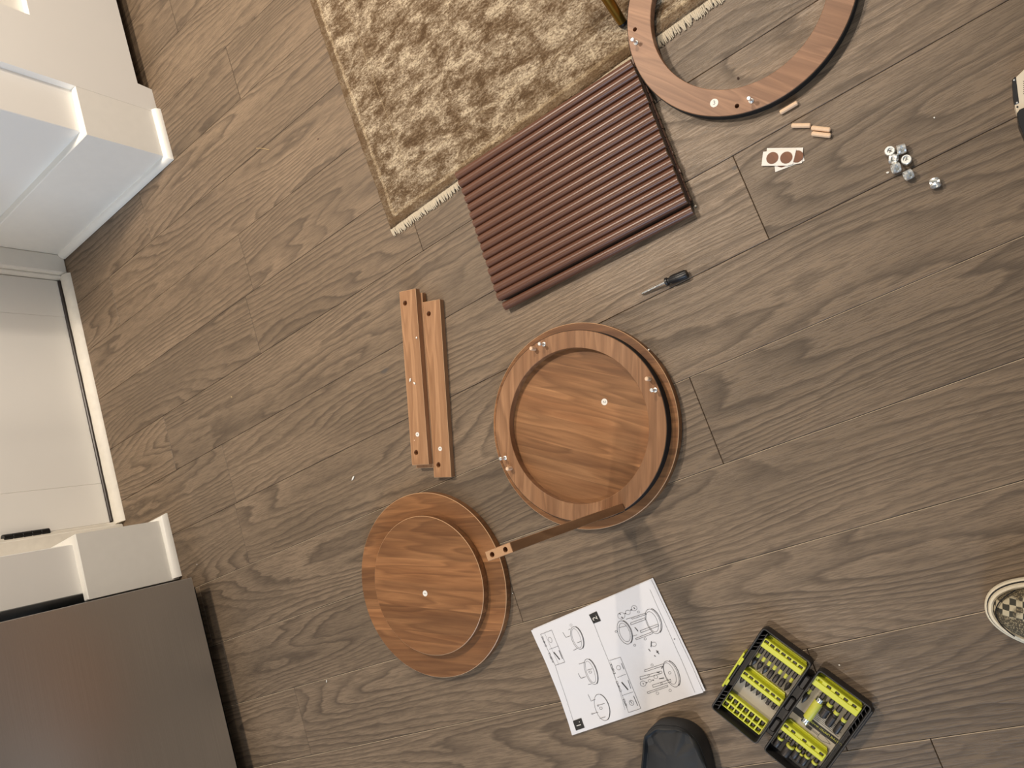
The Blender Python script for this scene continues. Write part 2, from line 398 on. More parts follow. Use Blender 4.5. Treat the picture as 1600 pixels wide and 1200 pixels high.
# door: stiles, bottom rail, recessed panel
door = empty('door_1', (-1.93, 0, 0)); door['kind'] = 'structure'
D0, D1 = 0.406, 1.103
def dpart(name, y0, y1, z0, z1, x1=0.0, mat='white_paint', bev=0.0008):
    bm = bmesh.new(); box(bm, -0.04, x1, y0, y1, z0, z1, bev=bev); return finish(name, bm, mat, door)
dpart('stile', D0, 0.512, 0.014, 2.08); dpart('stile', 0.992, D1, 0.014, 2.08)
dpart('bottom_rail', 0.5123, 0.9917, 0.014, 0.257); dpart('top_rail', 0.5123, 0.9917, 1.97, 2.08)
dpart('door_panel', 0.512, 0.992, 0.257, 1.97, -0.012)
dpart('door_sweep', D0 + 0.001, D1 - 0.001, 0.002, 0.0145, 0.006, 'sweep', 0.002)
hz0, hz1 = 0.172, 0.275
hg = []
for i in range(5):
    a = hz0 + (hz1 - hz0) * i / 5; bm = bmesh.new()
    solid(bm, [(0, a + 0.0004), (0.0082, a + 0.0004), (0.0088, a + 0.001), (0.0088, a + (hz1 - hz0) / 5 - 0.001), (0.0082, a + (hz1 - hz0) / 5 - 0.0004), (0, a + (hz1 - hz0) / 5 - 0.0004)], 14, Matrix.Translation((0.0115, 0.4035, 0)))
    if i == 0:
        hinge = finish('hinge', bm, 'black_metal', door, 30, 'black hinge barrel')
    else: finish('hinge_knuckle', bm, 'black_metal', hinge, 30)
# threshold strip under the door
bm = bmesh.new()
prof = [(-1.935, 0.0), (-1.935, 0.006), (-1.921, 0.008), (-1.915, 0.013), (-1.902, 0.014), (-1.889, 0.009), (-1.884, 0.0)]
n = 24; rr = []
for i in range(n + 1):
    y = 0.396 + (1.108 - 0.396) * i / n; w = math.sin(i * 1.7) * 0.0004
    rr.append([bm.verts.new((x, y, max(0.0002, z + (w if z > 0 else 0)))) for x, z in prof])
for A, B in zip(rr, rr[1:]):
    for j in range(len(prof) - 1): bm.faces.new((A[j], A[j + 1], B[j + 1], B[j]))
bm.faces.new(rr[0]); bm.faces.new(rr[-1])
finish('trim_5', bm, 'old_trim', smooth=50, kind='structure')

# cabinet whose end meets the right wall
cab = empty('kitchen_cabinet', (BX, 1.36, 0), label='white shaker kitchen cabinet at the top left, standing past the wall end', cat='cabinet')
bm = bmesh.new()
def cy(y): return y - 1.36
T = Matrix(((0, 0, 1, 0), (1, 0, 0, 0), (0, 1, 0, 0), (0, 0, 0, 1)))   # (y,z,depth)->(x=depth,y,z)
prism(bm, [(cy(1.2965), 0.0), (cy(1.366), 0.0), (cy(1.3695), 0.037), (cy(2.45), 0.037), (cy(2.45), 0.272), (cy(1.2965), 0.272)], -0.018, 0.0, T)
box(bm, -0.018, 0, cy(1.2965), cy(1.457), 0.272, 0.86); box(bm, -0.018, 0, cy(2.25), cy(2.45), 0.272, 0.86); box(bm, -0.018, 0, cy(1.457), cy(2.25), 0.76, 0.86)
finish('frame_panel', bm, 'white_paint', cab)
bm = bmesh.new(); box(bm, -0.045, -0.0175, cy(1.457), cy(2.25), 0.272, 0.76); finish('recessed_panel', bm, 'white_trim', cab)
bm = bmesh.new(); box(bm, -0.60, -0.0185, cy(1.365), cy(2.45), 0.037, 0.86); finish('carcass', bm, 'white_paint', cab)
bm = bmesh.new(); box(bm, -0.56, -0.055, cy(1.372), cy(2.44), 0.0, 0.0368); finish('toe_kick', bm, 'dark_gap', cab)
bm = bmesh.new(); box(bm, -0.62, 0.02, cy(1.365), cy(2.47), 0.861, 0.885, bev=0.002); finish('worktop', bm, 'white_trim', cab)

# refrigerator
fr = empty('refrigerator', (-1.63, -0.28, 0), label='large refrigerator with brushed dark stainless steel door, bottom left', cat='refrigerator')
bm = bmesh.new(); box(bm, -0.035, 0.030, -0.47, 0.4625, 0.05, 1.72, bev=0.0018, seg=2); finish('door', bm, 'steel', fr)
bm = bmesh.new(); box(bm, -0.58, -0.036, -0.47, 0.455, 0.032, 1.72, bev=0.002); finish('body', bm, 'case', fr)
bm = bmesh.new(); box(bm, -0.047, -0.0365, -0.46, 0.452, 0.04, 1.70); finish('door_gasket', bm, 'black_edge', fr)
bm = bmesh.new(); box(bm, -0.58, -0.040, -0.45, 0.445, 0.0, 0.0318); finish('base_grille', bm, 'black_edge', fr)

# ================================================================== RUG
RUG = (-0.8080, 0.6600); RA = math.radians(1.9); RT = 0.009
rug = empty('area_rug', (RUG[0], RUG[1], 0), RA, label='thick brown and cream patterned pile rug with cream fringe, at the top', cat='rug')
def rug_material():
    m, N, L, b = new_mat('rug_pile'); tc = N.new('ShaderNodeTexCoord').outputs['Object']
    s = N.new('ShaderNodeSeparateXYZ'); L.new(tc, s.inputs[0]); X, Y = s.outputs[0], s.outputs[1]
    loops = noise(N, L, mapping(N, L, tc, (190, 300, 100)), 1.0, 2, 0.6)
    blot = noise(N, L, mapping(N, L, tc, (16, 24, 1)), 1.0, 6, 0.70, 0.5)
    blot2 = noise(N, L, mapping(N, L, tc, (40, 110, 1)), 1.0, 3, 0.6)
    f = math_(N, L, 'ADD', math_(N, L, 'MULTIPLY', blot, 0.95), math_(N, L, 'MULTIPLY', blot2, 0.38))
    f = math_(N, L, 'ADD', f, math_(N, L, 'MULTIPLY', loops, 0.30))
    c = ramp(N, L, f, [(0.66, srgb(88, 70, 52)), (0.75, srgb(116, 97, 76)), (0.83, srgb(144, 127, 106)), (0.96, srgb(198, 181, 155))])
    edge = math_(N, L, 'MINIMUM', X, Y)
    wob = noise(N, L, mapping(N, L, tc, (70, 70, 1)), 1.0, 3, 0.6)
    e2 = math_(N, L, 'ADD', edge, math_(N, L, 'MULTIPLY', math_(N, L, 'SUBTRACT', wob, 0.5), 0.010))
    band = ramp(N, L, math_(N, L, 'MULTIPLY', e2, 10.0), [(0.0, (1, 1, 1)), (0.20, (1, 1, 1)), (0.22, (0, 0, 0)), (0.30, (0, 0, 0))])
    c = mix(N, L, math_(N, L, 'MULTIPLY', band, 0.72), c, srgb(104, 84, 63))
    cream = ramp(N, L, math_(N, L, 'MULTIPLY', e2, 10.0), [(0.20, (0, 0, 0)), (0.23, (1, 1, 1)), (0.27, (1, 1, 1)), (0.30, (0, 0, 0)), (0.95, (0, 0, 0)), (0.99, (0.9, 0.9, 0.9)), (1.0, (0, 0, 0))])
    c = mix(N, L, math_(N, L, 'MULTIPLY', cream, 0.35), c, srgb(196, 174, 140))
    c = mix(N, L, math_(N, L, 'MULTIPLY', ramp(N, L, loops, [(0.3, (1, 1, 1)), (0.55, (0, 0, 0))]), 0.6), c, srgb(88, 68, 48))
    L.new(c, b.inputs['Base Color']); setp(b, rough=0.95, spec=0.05, sheen=0.0)
    bump(N, L, b, loops, 1.0, 0.004)
    return m
MT['rug'] = rug_material()
from mathutils import noise as mn
def axis_vals(fine0, fine1, step, end, cstep):
    v = [fine0]
    while v[-1] < fine1: v.append(v[-1] + step)
    while v[-1] < end: v.append(v[-1] + cstep)
    return v
xs = axis_vals(0.0, 0.80, 0.0026, 1.45, 0.05); ys = axis_vals(0.0, 0.58, 0.0026, 1.75, 0.05)
verts = []; faces = []
for j, y in enumerate(ys):
    for i, x in enumerate(xs):
        e = min(x, y, 1.48 - x, 1.78 - y)
        p = Vector((x * 150, y * 260, 0)); h = mn.noise(p) * 0.0018 + mn.noise(Vector((x * 22, y * 40, 3))) * 0.0012
        row = math.sin(y * 2 * math.pi / 0.0056 + mn.noise(Vector((x * 30, y * 30, 9))) * 2.2) * 0.0004
        z = RT + h + row - 0.004 * max(0, 1 - e / 0.004)
        if i == 0 or j == 0: z = 0.0012
        dx = 0.0008 * mn.noise(Vector((x * 60, y * 60, 5))); dy = 0.0008 * mn.noise(Vector((x * 60, y * 60, 15)))
        verts.append((x + dx + (0.0012 * mn.noise(Vector((0, y * 25, 1))) if i < 3 else 0), y + dy, z))
nx = len(xs)
for j in range(len(ys) - 1):
    for i in range(nx - 1): a = j * nx + i; faces.append((a, a + 1, a + nx + 1, a + nx))
# underside
u0 = len(verts); verts += [(0, 0, 0.0004), (xs[-1], 0, 0.0004), (xs[-1], ys[-1], 0.0004), (0, ys[-1], 0.0004)]; faces.append((u0 + 3, u0 + 2, u0 + 1, u0))
me = bpy.data.meshes.new('rug_pile'); me.from_pydata(verts, [], faces); me.update(); me.polygons.foreach_set('use_smooth', [True] * len(me.polygons))
po = link('pile', me, 'rug', rug); po['kind'] = 'stuff'
bm = bmesh.new()
x = 0.0
while x < 1.42:
    lng = random.uniform(0.011, 0.016); w = random.uniform(0.0011, 0.0016); sw = random.uniform(-0.003, 0.003)
    tube(bm, [(x, 0.002, 0.0045), (x + sw * 0.4, -lng * 0.35, 0.0042), (x + sw * 0.8, -lng * 0.7, 0.0028 + random.uniform(0, 0.001)), (x + sw, -lng, 0.0016)], [w, w, w * 0.9, w * 0.5], 5)
    x += random.uniform(0.0016, 0.0023) if x < 0.85 else 0.006
finish('fringe', bm, 'fringe', rug, 60, kind='stuff')
bm = bmesh.new(); box(bm, 0.0, 1.44, -0.006, 0.001, 0.0005, 0.003, bev=0.0008); finish('woven_hem', bm, 'fringe', rug)

# gold furniture leg standing on the rug
zf = RT + 0.001
F0 = at(975.5, 40.0, zf)
leg = empty('furniture_leg', F0, label='slim tapered gold metal furniture leg with black foot, standing on the rug', cat='furniture leg')
topd = (at(950, 0, 0.052) - F0)
topd = Vector((topd.x, topd.y, topd.z))
bm = bmesh.new(); T = axis_T((0, 0, 0.0), topd)
solid(bm, [(0, 0.007), (0.0072, 0.007), (0.0076, 0.0085), (0.0145, 0.33), (0.0145, 0.332), (0, 0.332)], 28, T); finish('tapered_shaft', bm, 'gold', leg, 35)
bm = bmesh.new(); solid(bm, [(0, 0.0012), (0.0066, 0.0012), (0.0078, 0.003), (0.0078, 0.0068), (0, 0.0068)], 28, T); finish('foot_cap', bm, 'black_plastic', leg, 35, 'black rubber foot')

# ================================================================== TAMBOUR MAT (half-round slats, folded double)
RL = math.radians(-1.4); NS = 17; LEN = 0.364; PIT = 0.2640 / 16.6
mc = (at(715, 270, 0.026) + at(786, 482, 0.026) + at(1074, 328, 0.026) + at(985, 97, 0.026)) / 4
mat_ = empty('slatted_mat', (mc.x, mc.y, 0), RL, label='dark brown mat of half-round slats folded double, lying half on the rug', cat='slat mat')
def slat_mesh(rad, hgt):
    bm = bmesh.new(); n = 9
    pr = [(rad * math.cos(math.pi * i / n), hgt * (0.22 + 0.78 * math.sin(math.pi * i / n))) for i in range(n + 1)] + [(-rad * .96, 0), (rad * .96, 0)]
    A = [bm.verts.new((-LEN / 2, a, b)) for a, b in pr]; B = [bm.verts.new((LEN / 2, a, b)) for a, b in pr]
    fA = bm.faces.new(A); fB = bm.faces.new(B[::-1])
    for i in range(len(pr)): bm.faces.new((A[i], B[i], B[(i + 1) % len(pr)], A[(i + 1) % len(pr)]))
    bmesh.ops.recalc_face_normals(bm, faces=bm.faces)
    fA.material_index = 1; fB.material_index = 1
    me = bpy.data.meshes.new('slat'); bm.to_mesh(me); bm.free(); me.materials.append(MT['slat']); me.materials.append(MT['mdf']); shade(me, 35); return me
sm = slat_mesh(PIT * 0.488, 0.0095)
ZT = 0.0185
for i in range(NS):
    y = (8 - i) * PIT
    lift = (0.0100, 0.0085, 0.004, 0.002)[i] if i < 4 else 0      # the far part lies on the rug
    o = link('slat', sm, 'slat', mat_); o.location = (random.uniform(-0.0008, 0.0008), y, ZT + lift * 0.6 if i < NS - 1 else 0.0085)
    if i == NS - 1: o.rotation_euler = (math.radians(28), 0, 0)
    if i < NS - 1:
        o = link('slat', sm, 'slat', mat_); o.location = (0.004 + random.uniform(-0.0008, 0.0008), y + PIT * 0.35, 0.0108 + lift * 0.6); o.rotation_euler = (math.pi, 0, 0)
bm = bmesh.new()
for zz, dx in ((ZT - 0.0030, 0.0), (0.0110, 0.004)):
    vs = [bm.verts.new((sx * (LEN / 2 - 0.002) + dx, yy, zz + (0.0036 if yy > 0 else 0.0) + dz)) for yy in (7.6 * PIT, 2 * PIT, -7.5 * PIT) for sx in (-1, 1) for dz in (0, 0.0028)]
    for a in (0, 4):
        q = [vs[a + k] for k in range(8)]
        for f in ((0, 2, 6, 4), (1, 5, 7, 3), (0, 4, 5, 1), (2, 3, 7, 6)): bm.faces.new([q[k] for k in f])
finish('backing_fabric', bm, 'slat_dark', mat_)

# ================================================================== STICKER helper
def sticker(parent, loc, digit, rot, r=0.0054, nrm=None):
    bm = bmesh.new(); solid(bm, [(0, 0), (r, 0), (r, 0.0003), (0, 0.0003)], 24)
    s = finish('number_sticker', bm, 'sticker', parent, label='white round sticker with number %s' % digit); s.location = loc; s.rotation_euler = (0, 0, rot)
    me = text_mesh(digit, r * 1.45); t = link('number', me, 'sticker_ink', s); t.location = (0, 0, 0.00036)
    return s
def pin_parts(parent, loc, h=0.0165):
    bm = bmesh.new()
    solid(bm, [(0, 0), (0.0036, 0), (0.0036, 0.0012), (0.0022, 0.0016), (0.0017, 0.0022), (0.0017, h - 0.0045), (0.0024, h - 0.0038), (0.0030, h - 0.002), (0.0030, h - 0.0006), (0.0022, h), (0, h)], 16)
    o = finish('connecting_bolt', bm, 'zinc', parent, 35); o.location = loc; return o
def dowel_mesh(L, r=0.0034):
    bm = bmesh.new(); n = 20
    pr = [(0, 0), (r * 0.72, 0), (r, 0.0012), (r, L - 0.0012), (r * 0.72, L), (0, L)]
    solid(bm, pr, n)
    for v in bm.verts:
        rr_ = math.hypot(v.co.x, v.co.y)
        if rr_ > r * 0.9:
            k = int(round(math.atan2(v.co.y, v.co.x) / (2 * math.pi) * n)) % 2
            if k: v.co.x *= 0.95; v.co.y *= 0.95
    bmesh.ops.recalc_face_normals(bm, faces=bm.faces); me = bpy.data.meshes.new('dowel'); bm.to_mesh(me); bm.free(); me.materials.append(MT['dowel']); shade(me, 35); return me

# ================================================================== ROUND BOARDS
# lower left: small disc lying on a large disc
def disc_thing(name, c, z0, z1, r, mat, label, seg=160, rz=0.0):
    t = empty(name, (c[0], c[1], z0), rz, label, 'round board')
    bm = bmesh.new(); solid(bm, disc_profile(r, 0, z1 - z0), seg); bm.normal_update()
    for f in bm.faces:
        if 0.3 < f.normal.z < 0.95: f.material_index = 1
    finish('board', bm, [mat, 'arris'], t, 25); return t
big1 = disc_thing('round_board', (-0.9645, -0.004), 0.0, 0.016, 0.1705, 'walnut_disc', 'large round walnut board on the floor under a smaller board with number sticker')
sm1 = disc_thing('round_board', (-0.958, -0.004), 0.0162, 0.0322, 0.1272, 'walnut_base', 'smaller round walnut board with a number sticker, resting on the large lower-left board')
p = at(664.3, 927.2, 0.0322); sticker(sm1, (p.x + 0.958, p.y + 0.004, 0.0161), '1', math.radians(68))
# centre: base board and ring-rimmed tray on it
base = disc_thing('round_board', (-0.560, 0.160), 0.0, 0.016, 0.1705, 'walnut_base', 'round walnut board on the floor beneath the tray with the black edge')
TC = (-0.5575, 0.1600)
tray = empty('rimmed_tray', (TC[0], TC[1], 0.0163), 0, 'round walnut tray with raised ring rim, three dowels and three bolts, in the centre', 'tray')
bm = bmesh.new(); lathe(bm, [(0.1270, 0.0045), (0.1270, 0.0185), (0.1277, 0.0190), (0.1548, 0.0190), (0.1555, 0.0183), (0.1555, 0.0045)], 160); finish('ring_rim', bm, 'walnut_ring', tray, 25)
bm = bmesh.new(); lathe(bm, [(0.1556, 0.0005), (0.1563, 0.0005), (0.1563, 0.0178), (0.1556, 0.0178)], 160); finish('edge_band', bm, 'black_edge', tray, 25, 'black edge band')
bm = bmesh.new(); solid(bm, [(0, 0), (0.1554, 0), (0.1554, 0.0042), (0, 0.0042)], 160); finish('bottom_panel', bm, 'walnut_tray', tray, 25)
ZR = 0.0163 + 0.0190
for a, b_ in ((850, 538), (1024, 609.5), (789.5, 715.5)):
    q = at(a, b_, ZR); pin_parts(tray, (q.x - TC[0], q.y - TC[1], 0.0191))
dm = dowel_mesh(0.015)
for a, b_ in ((836, 545), (1015.5, 592), (799, 731.5)):
    q = at(a, b_, ZR); o = link('wooden_dowel', dm, 'dowel', tray); o.location = (q.x - TC[0], q.y - TC[1], 0.0185)
q = at(944.3, 628, 0.0208); sticker(tray, (q.x - TC[0], q.y - TC[1], 0.00425), '2', math.radians(-112 + 180 - 180))
# upper right ring, tilted because its far half lies on the rug
tilt = math.atan2(RT + 0.0006, 0.178)
RC = Vector((-0.082, 0.6505, 0.0)); RC.z = 0.168 * math.tan(tilt) + 0.0004
ring = empty('ring_board', RC, 0, 'large walnut ring board with black outer edge, half on the rug at the top', 'ring board')
ring.rotation_euler = (tilt, 0, 0)
RM = Matrix.Translation(RC) @ Matrix.Rotation(tilt, 4, 'X'); RMi = RM.inverted(); RNn = (RM.to_3x3() @ Vector((0, 0, 1)))
TH = 0.0165
bm = bmesh.new(); lathe(bm, [(0.1295, 0.0), (0.1295, TH - .0007), (0.1302, TH), (0.1673, TH), (0.168, TH - .0007), (0.168, 0.0)], 160)
cs = []
def ring_local(px, py): return RMi @ on_plane(px, py, RM @ Vector((0, 0, TH)), RNn)
for a, b_ in ((992, 46), (1151.5, 165.5)):
    q = ring_local(a, b_); c = bmesh.new(); solid(c, [(0, TH - 0.009), (0.0034, TH - 0.009), (0.0034, TH + 0.01), (0, TH + 0.01)], 20, Matrix.Translation((q.x, q.y, 0))); cs.append(c)
link('board', cut(bm, cs), 'walnut_big_ring', ring, 25)
bm = bmesh.new(); lathe(bm, [(0.1681, 0.0), (0.1690, 0.0), (0.1690, TH - 0.0012), (0.1681, TH - 0.0012)], 160); finish('edge_band', bm, 'black_edge', ring, 25, 'black edge band')
for a, b_ in ((994, 67), (1174, 158)):
    q = ring_local(a, b_); pin_parts(ring, (q.x, q.y, TH + 0.0001))
q = ring_local(1116, 161); sticker(ring, (q.x, q.y, TH + 0.0001), '3', math.radians(-22), 0.0062)

# ================================================================== BARS
BL, BW, BT = 0.330, 0.0400, 0.0125
def bar_mesh(holes_top, end_holes=False):
    bm = bmesh.new(); box(bm, -BL / 2, BL / 2, -BW / 2, BW / 2, 0, BT, bev=0.0006)
    cs = []
    for s in holes_top:
        c = bmesh.new(); solid(c, [(0, BT - 0.0085), (0.0050, BT - 0.0085), (0.0050, BT + 0.01), (0, BT + 0.01)], 24, Matrix.Translation((s * (BL / 2 - 0.0235), 0.0075 if True else 0, 0))); cs.append(c)
    if end_holes:
        for yy in (-0.0105, 0.0105):
            c = bmesh.new(); solid(c, [(0, -0.02), (0.0034, -0.02), (0.0034, 0.02), (0, 0.02)], 20, Matrix.Translation((BL / 2, yy, BT / 2)) @ Matrix.Rotation(math.pi / 2, 4, 'Y')); cs.append(c)
    me = cut(bm, cs); return me
bm1 = bar_mesh((1, -1)); bm1.materials.append(MT['walnut_bar']); arris(bm1)
def bar(label, c, ang, rx=0.0, st=None):
    t = empty('wooden_bar', c, 0, label, 'wooden bar'); t.rotation_euler = Matrix.Rotation(ang, 4, 'Z').to_euler()
    t.rotation_mode = 'QUATERNION'; t.rotation_quaternion = (Matrix.Rotation(ang, 3, 'Z') @ Matrix.Rotation(rx, 3, 'X')).to_quaternion()
    link('board', bm1, 'walnut_bar', t, 25)
    if st is not None: sticker(t, (-st, 0.001, BT + 0.0001), '4', 0, 0.0042)
    return t
def bar_from(tl, tr, bl, br, z):
    P = [at(*p, z) for p in (tl, tr, bl, br)]; c = sum(P, Vector()) / 4; a = (P[0] + P[1]) / 2 - (P[2] + P[3]) / 2
    return c, math.atan2(a.y, a.x)
c1, a1 = bar_from((623.8, 456), (649, 450.6), (643.5, 727), (670, 726), 0.0252)
c2, a2 = bar_from((659.4, 472), (688, 467.7), (677, 746), (706, 746), 0.0127)
u = Vector((math.cos(a2), math.sin(a2), 0)); nr = Vector((-u.y, u.x, 0))
if nr.dot(Vector((1, 0, 0))) > 0: nr = -nr       # towards the door
c3 = c2 + nr * (BW + 0.0006) + u * 0.0185
bar('flat walnut bar lying on the floor, mostly hidden under the upper left bar', (c3.x, c3.y, 0.0002), a2)
bar('upper left walnut bar of the flat pile, with white crumbs on it', (c1.x, c1.y, 0.0129), a1, 0, 0.108)
bar('walnut bar flat on the floor nearest the tray, with a round sticker', (c2.x, c2.y, 0.0002), a2, 0, 0.112)
# bar standing on end on the tray rim
me = bar_mesh((), True)
me.materials.append(MT['walnut_bar_tall']); me.materials.append(MT['bar_end'])
for p_ in me.polygons:
    if abs(p_.normal.x) > 0.9 and p_.center.x > BL / 2 - 0.001: p_.material_index = 1
b0 = Vector((-0.5450, 0.0118, ZR + 0.0003)); b1 = Vector((-0.5480, 0.0068, ZR + BL))
sb = empty('wooden_bar', b0, 0, 'walnut bar standing upright on the tray rim, two holes in its top end', 'wooden bar')
d = (b1 - b0).normalized(); yv = Vector((1, 0.02, 0)); yv = (yv - d * yv.dot(d)).normalized(); zv = d.cross(yv)
sb.rotation_mode = 'QUATERNION'; sb.rotation_quaternion = Matrix((d, yv, zv)).transposed().to_quaternion()
o = link('board', me, 'walnut_bar_tall', sb, 25); o.location = (BL / 2, 0, -BT / 2)

# ================================================================== MANUAL
mano = at(830, 985); 
PQ = [at(895, 1148, 0.001), at(830, 985, 0.001), at(1018, 905, 0.001), at(1101, 1080, 0.001)]   # page corners
manual = empty('instruction_sheet', (PQ[0].x, PQ[0].y, 0), label='folded white assembly instruction leaflet with line drawings and steps 1 and 2', cat='paper')
def ph(u, v):   # height of the sheet, u along reading direction (left edge), v down the page
    z = 0.0016 + 0.0022 * math.exp(-((u - 0.0) / 0.08) ** 2) * (0.5 + 0.5 * math.cos(v * 3)) + 0.0016 * math.exp(-((v - 1) / 0.06) ** 2)
    z += 0.0010 * math.exp(-((v - 0.56) / 0.05) ** 2) + 0.0006 * math.sin(u * 9 + v * 4) ** 2 + 0.003 * math.exp(-((u) ** 2 + (v - 1) ** 2) / 0.02)
    return z
def pp(u, v):
    a = PQ[0].lerp(PQ[1], u); b_ = PQ[3].lerp(PQ[2], u); q = a.lerp(b_, v)
    bow = 0.004 * math.sin(math.pi * u) * (1 - v) ; q = q + Vector((-bow, 0, 0)) * -1
    return Vector((q.x - PQ[0].x, q.y - PQ[0].y, 0))
def sheet(name, du, dv, dz, parent, nu=28, nv=36):
    bm = bmesh.new(); g = []
    for j in range(nv + 1):
        row = []
        for i in range(nu + 1):
            u, v = i / nu, j / nv; q = pp(u, v); row.append(bm.verts.new((q.x + du, q.y + dv, ph(u, v) + dz)))
        g.append(row)
    for j in range(nv):
        for i in range(nu): bm.faces.new((g[j][i], g[j][i + 1], g[j + 1][i + 1], g[j + 1][i]))
    r = bmesh.ops.extrude_face_region(bm, geom=list(bm.faces)); bmesh.ops.translate(bm, verts=[e for e in r['geom'] if isinstance(e, bmesh.types.BMVert)], vec=(0, 0, -0.00015))
    return finish(name, bm, 'paper', parent, 40)
sheet('front_page', 0, 0, 0, manual); sheet('back_page', 0.0035, 0.0015, -0.0011, manual)
def page_z(p):   # numeric inverse of pp by fixed-point
    u = v = 0.5
    for _ in range(12):
        q = pp(u, v); e = Vector((p.x - PQ[0].x - q.x, p.y - PQ[0].y - q.y))
        du_ = (pp(u + .01, v) - q) / .01; dv_ = (pp(u, v + .01) - q) / .01
        det = du_.x * dv_.y - du_.y * dv_.x; u += (e.x * dv_.y - e.y * dv_.x) / det; v += (du_.x * e.y - du_.y * e.x) / det
    return ph(min(1, max(0, u)), min(1, max(0, v)))
def pg(x, y, s, ox, oy):
    p = at(ox + x / s, oy + y / s, 0.002); return Vector((p.x - PQ[0].x, p.y - PQ[0].y, page_z(p) + 0.00035))
A4 = (6.669, 830, 965); B5 = (6.667, 940, 930); C4 = (4.284, 800, 880)
ink = bmesh.new()
def line(pts, fr_, w=0.00055, bm=None):
    bm = bm or ink; P = [pg(x, y, *fr_) for x, y in pts]
    for a, b_ in zip(P, P[1:]):
        n = max(1, int((b_ - a).length / 0.012)); dirv = (b_ - a); nn = Vector((-dirv.y, dirv.x, 0)).normalized() * w / 2
        for i in range(n):
            p0_, p1_ = a.lerp(b_, i / n), a.lerp(b_, (i + 1) / n)
            if n > 1:
                for q in (p0_, p1_):
                    q.z = page_z(Vector((q.x + PQ[0].x, q.y + PQ[0].y, 0))) + 0.00035
            bm.faces.new([bm.verts.new(q) for q in (p0_ + nn, p0_ - nn, p1_ - nn, p1_ + nn)])
def ell(cx, cy_, a, b_, ang, fr_, w=0.0005, t0=0, t1=360, n=22):
    ca, sa = math.cos(math.radians(ang)), math.sin(math.radians(ang))
    line([(cx + a * math.cos(t) * ca - b_ * math.sin(t) * sa, cy_ + a * math.cos(t) * sa + b_ * math.sin(t) * ca) for t in [math.radians(t0 + (t1 - t0) * i / n) for i in range(n + 1)]], fr_, w)
# section 1
line([(250, 498), (440, 1075)], A4, 0.0004); line([(98, 175), (213, 130), (350, 465), (250, 498), (98, 175)], A4, 0.0005); line([(190, 330), (285, 295)], A4, 0.0004); line([(140, 160), (285, 485)], A4, 0.0003)
ell(199, 232, 28, 17, 68, A4); line([(235, 360), (297, 438)], A4, 0.0020); line([(246, 366), (290, 424)], A4, 0.0004); line([(290, 340), (325, 430)], A4, 0.0012)
for (cx, cy_, a, b_) in ((478, 212, 124, 56), (622, 564, 140, 56), (738, 934, 142, 70)):
    ell(cx, cy_, a, b_, 70, A4, 0.00055)
    if cx < 700: ell(cx - 4, cy_ + 2, a * 0.85, b_ * 0.70, 70, A4, 0.0004); ell(cx + 6, cy_ - 2, a, b_, 70, A4, 0.0011, 200, 350)
    else: ell(cx + 5, cy_ - 1, a, b_, 70, A4, 0.0007, 200, 350)
for pts in ([(330, 155), (345, 180), (365, 208)], [(365, 205), (408, 190)], [(480, 262), (525, 245)], [(440, 342), (480, 322)], [(388, 128), (408, 118)], [(497, 485), (560, 465)], [(585, 548), (635, 532)], [(490, 580), (505, 610), (520, 632)], [(520, 632), (570, 615)],
            [(595, 698), (628, 690)], [(592, 800), (608, 835), (628, 875)], [(632, 868), (668, 850)], [(690, 915), (765, 895)], [(640, 1000), (700, 985)], [(718, 1050), (778, 1030)]): line(pts, A4, 0.0006)
ell(415, 78, 12, 12, 0, A4, 0.0003); ell(616, 568, 15, 12, 0, A4, 0.0005); ell(727, 944, 15, 12, 0, A4, 0.0005); ell(697, 917, 9, 8, 0, A4, 0.0004); ell(637, 1002, 9, 8, 0, A4, 0.0004)
# section 2
line([(548, 405), (782, 998)], C4, 0.0004); line([(652, 652), (727, 628), (865, 970), (782, 998)], C4, 0.0005); line([(925, 175), (1230, 860)], C4, 0.0004)
line([(165, 858), (255, 820)], B5, 0.0004); line([(215, 1045), (330, 1005)], B5, 0.0004); line([(92, 690), (245, 1190)], B5, 0.0003)
ell(178, 755, 24, 21, 60, B5); line([(210, 905), (278, 985)], B5, 0.0022); ell(312, 1120, 28, 22, 60, B5, 0.0006); line([(300, 1105), (320, 1128)], B5, 0.0009)
for pts in ([(208, 708), (235, 770)], [(278, 880), (308, 970)], [(335, 1048), (380, 1148)]): line(pts, B5, 0.0009)
ell(238, 388, 128, 66, 68, B5, 0.0006); ell(240, 388, 102, 50, 68, B5, 0.0005); ell(246, 385, 128, 66, 68, B5, 0.0011, 200, 350)
ell(536, 272, 136, 70, 68, B5, 0.0006); ell(528, 276, 112, 52, 68, B5, 0.0005); ell(545, 268, 138, 72, 68, B5, 0.0011, 200, 350)
for q in ([(310, 235), (460, 185), (465, 200), (318, 250), (310, 235)], [(300, 290), (450, 235), (455, 255), (305, 310), (300, 290)], [(402, 370), (590, 300), (595, 320), (408, 392), (402, 370)], [(355, 450), (530, 380), (535, 398), (362, 465), (355, 450)],
          [(445, 780), (640, 715), (645, 735), (450, 798), (445, 780)], [(400, 850), (625, 790), (630, 812), (405, 878), (400, 850)], [(530, 935), (720, 875), (725, 900), (536, 960), (530, 935)], [(475, 1008), (690, 935), (694, 950), (482, 1025), (475, 1008)], [(255, 250), (345, 225)], [(180, 340), (260, 318)], [(320, 430), (370, 412)]): line(q, B5, 0.00055)
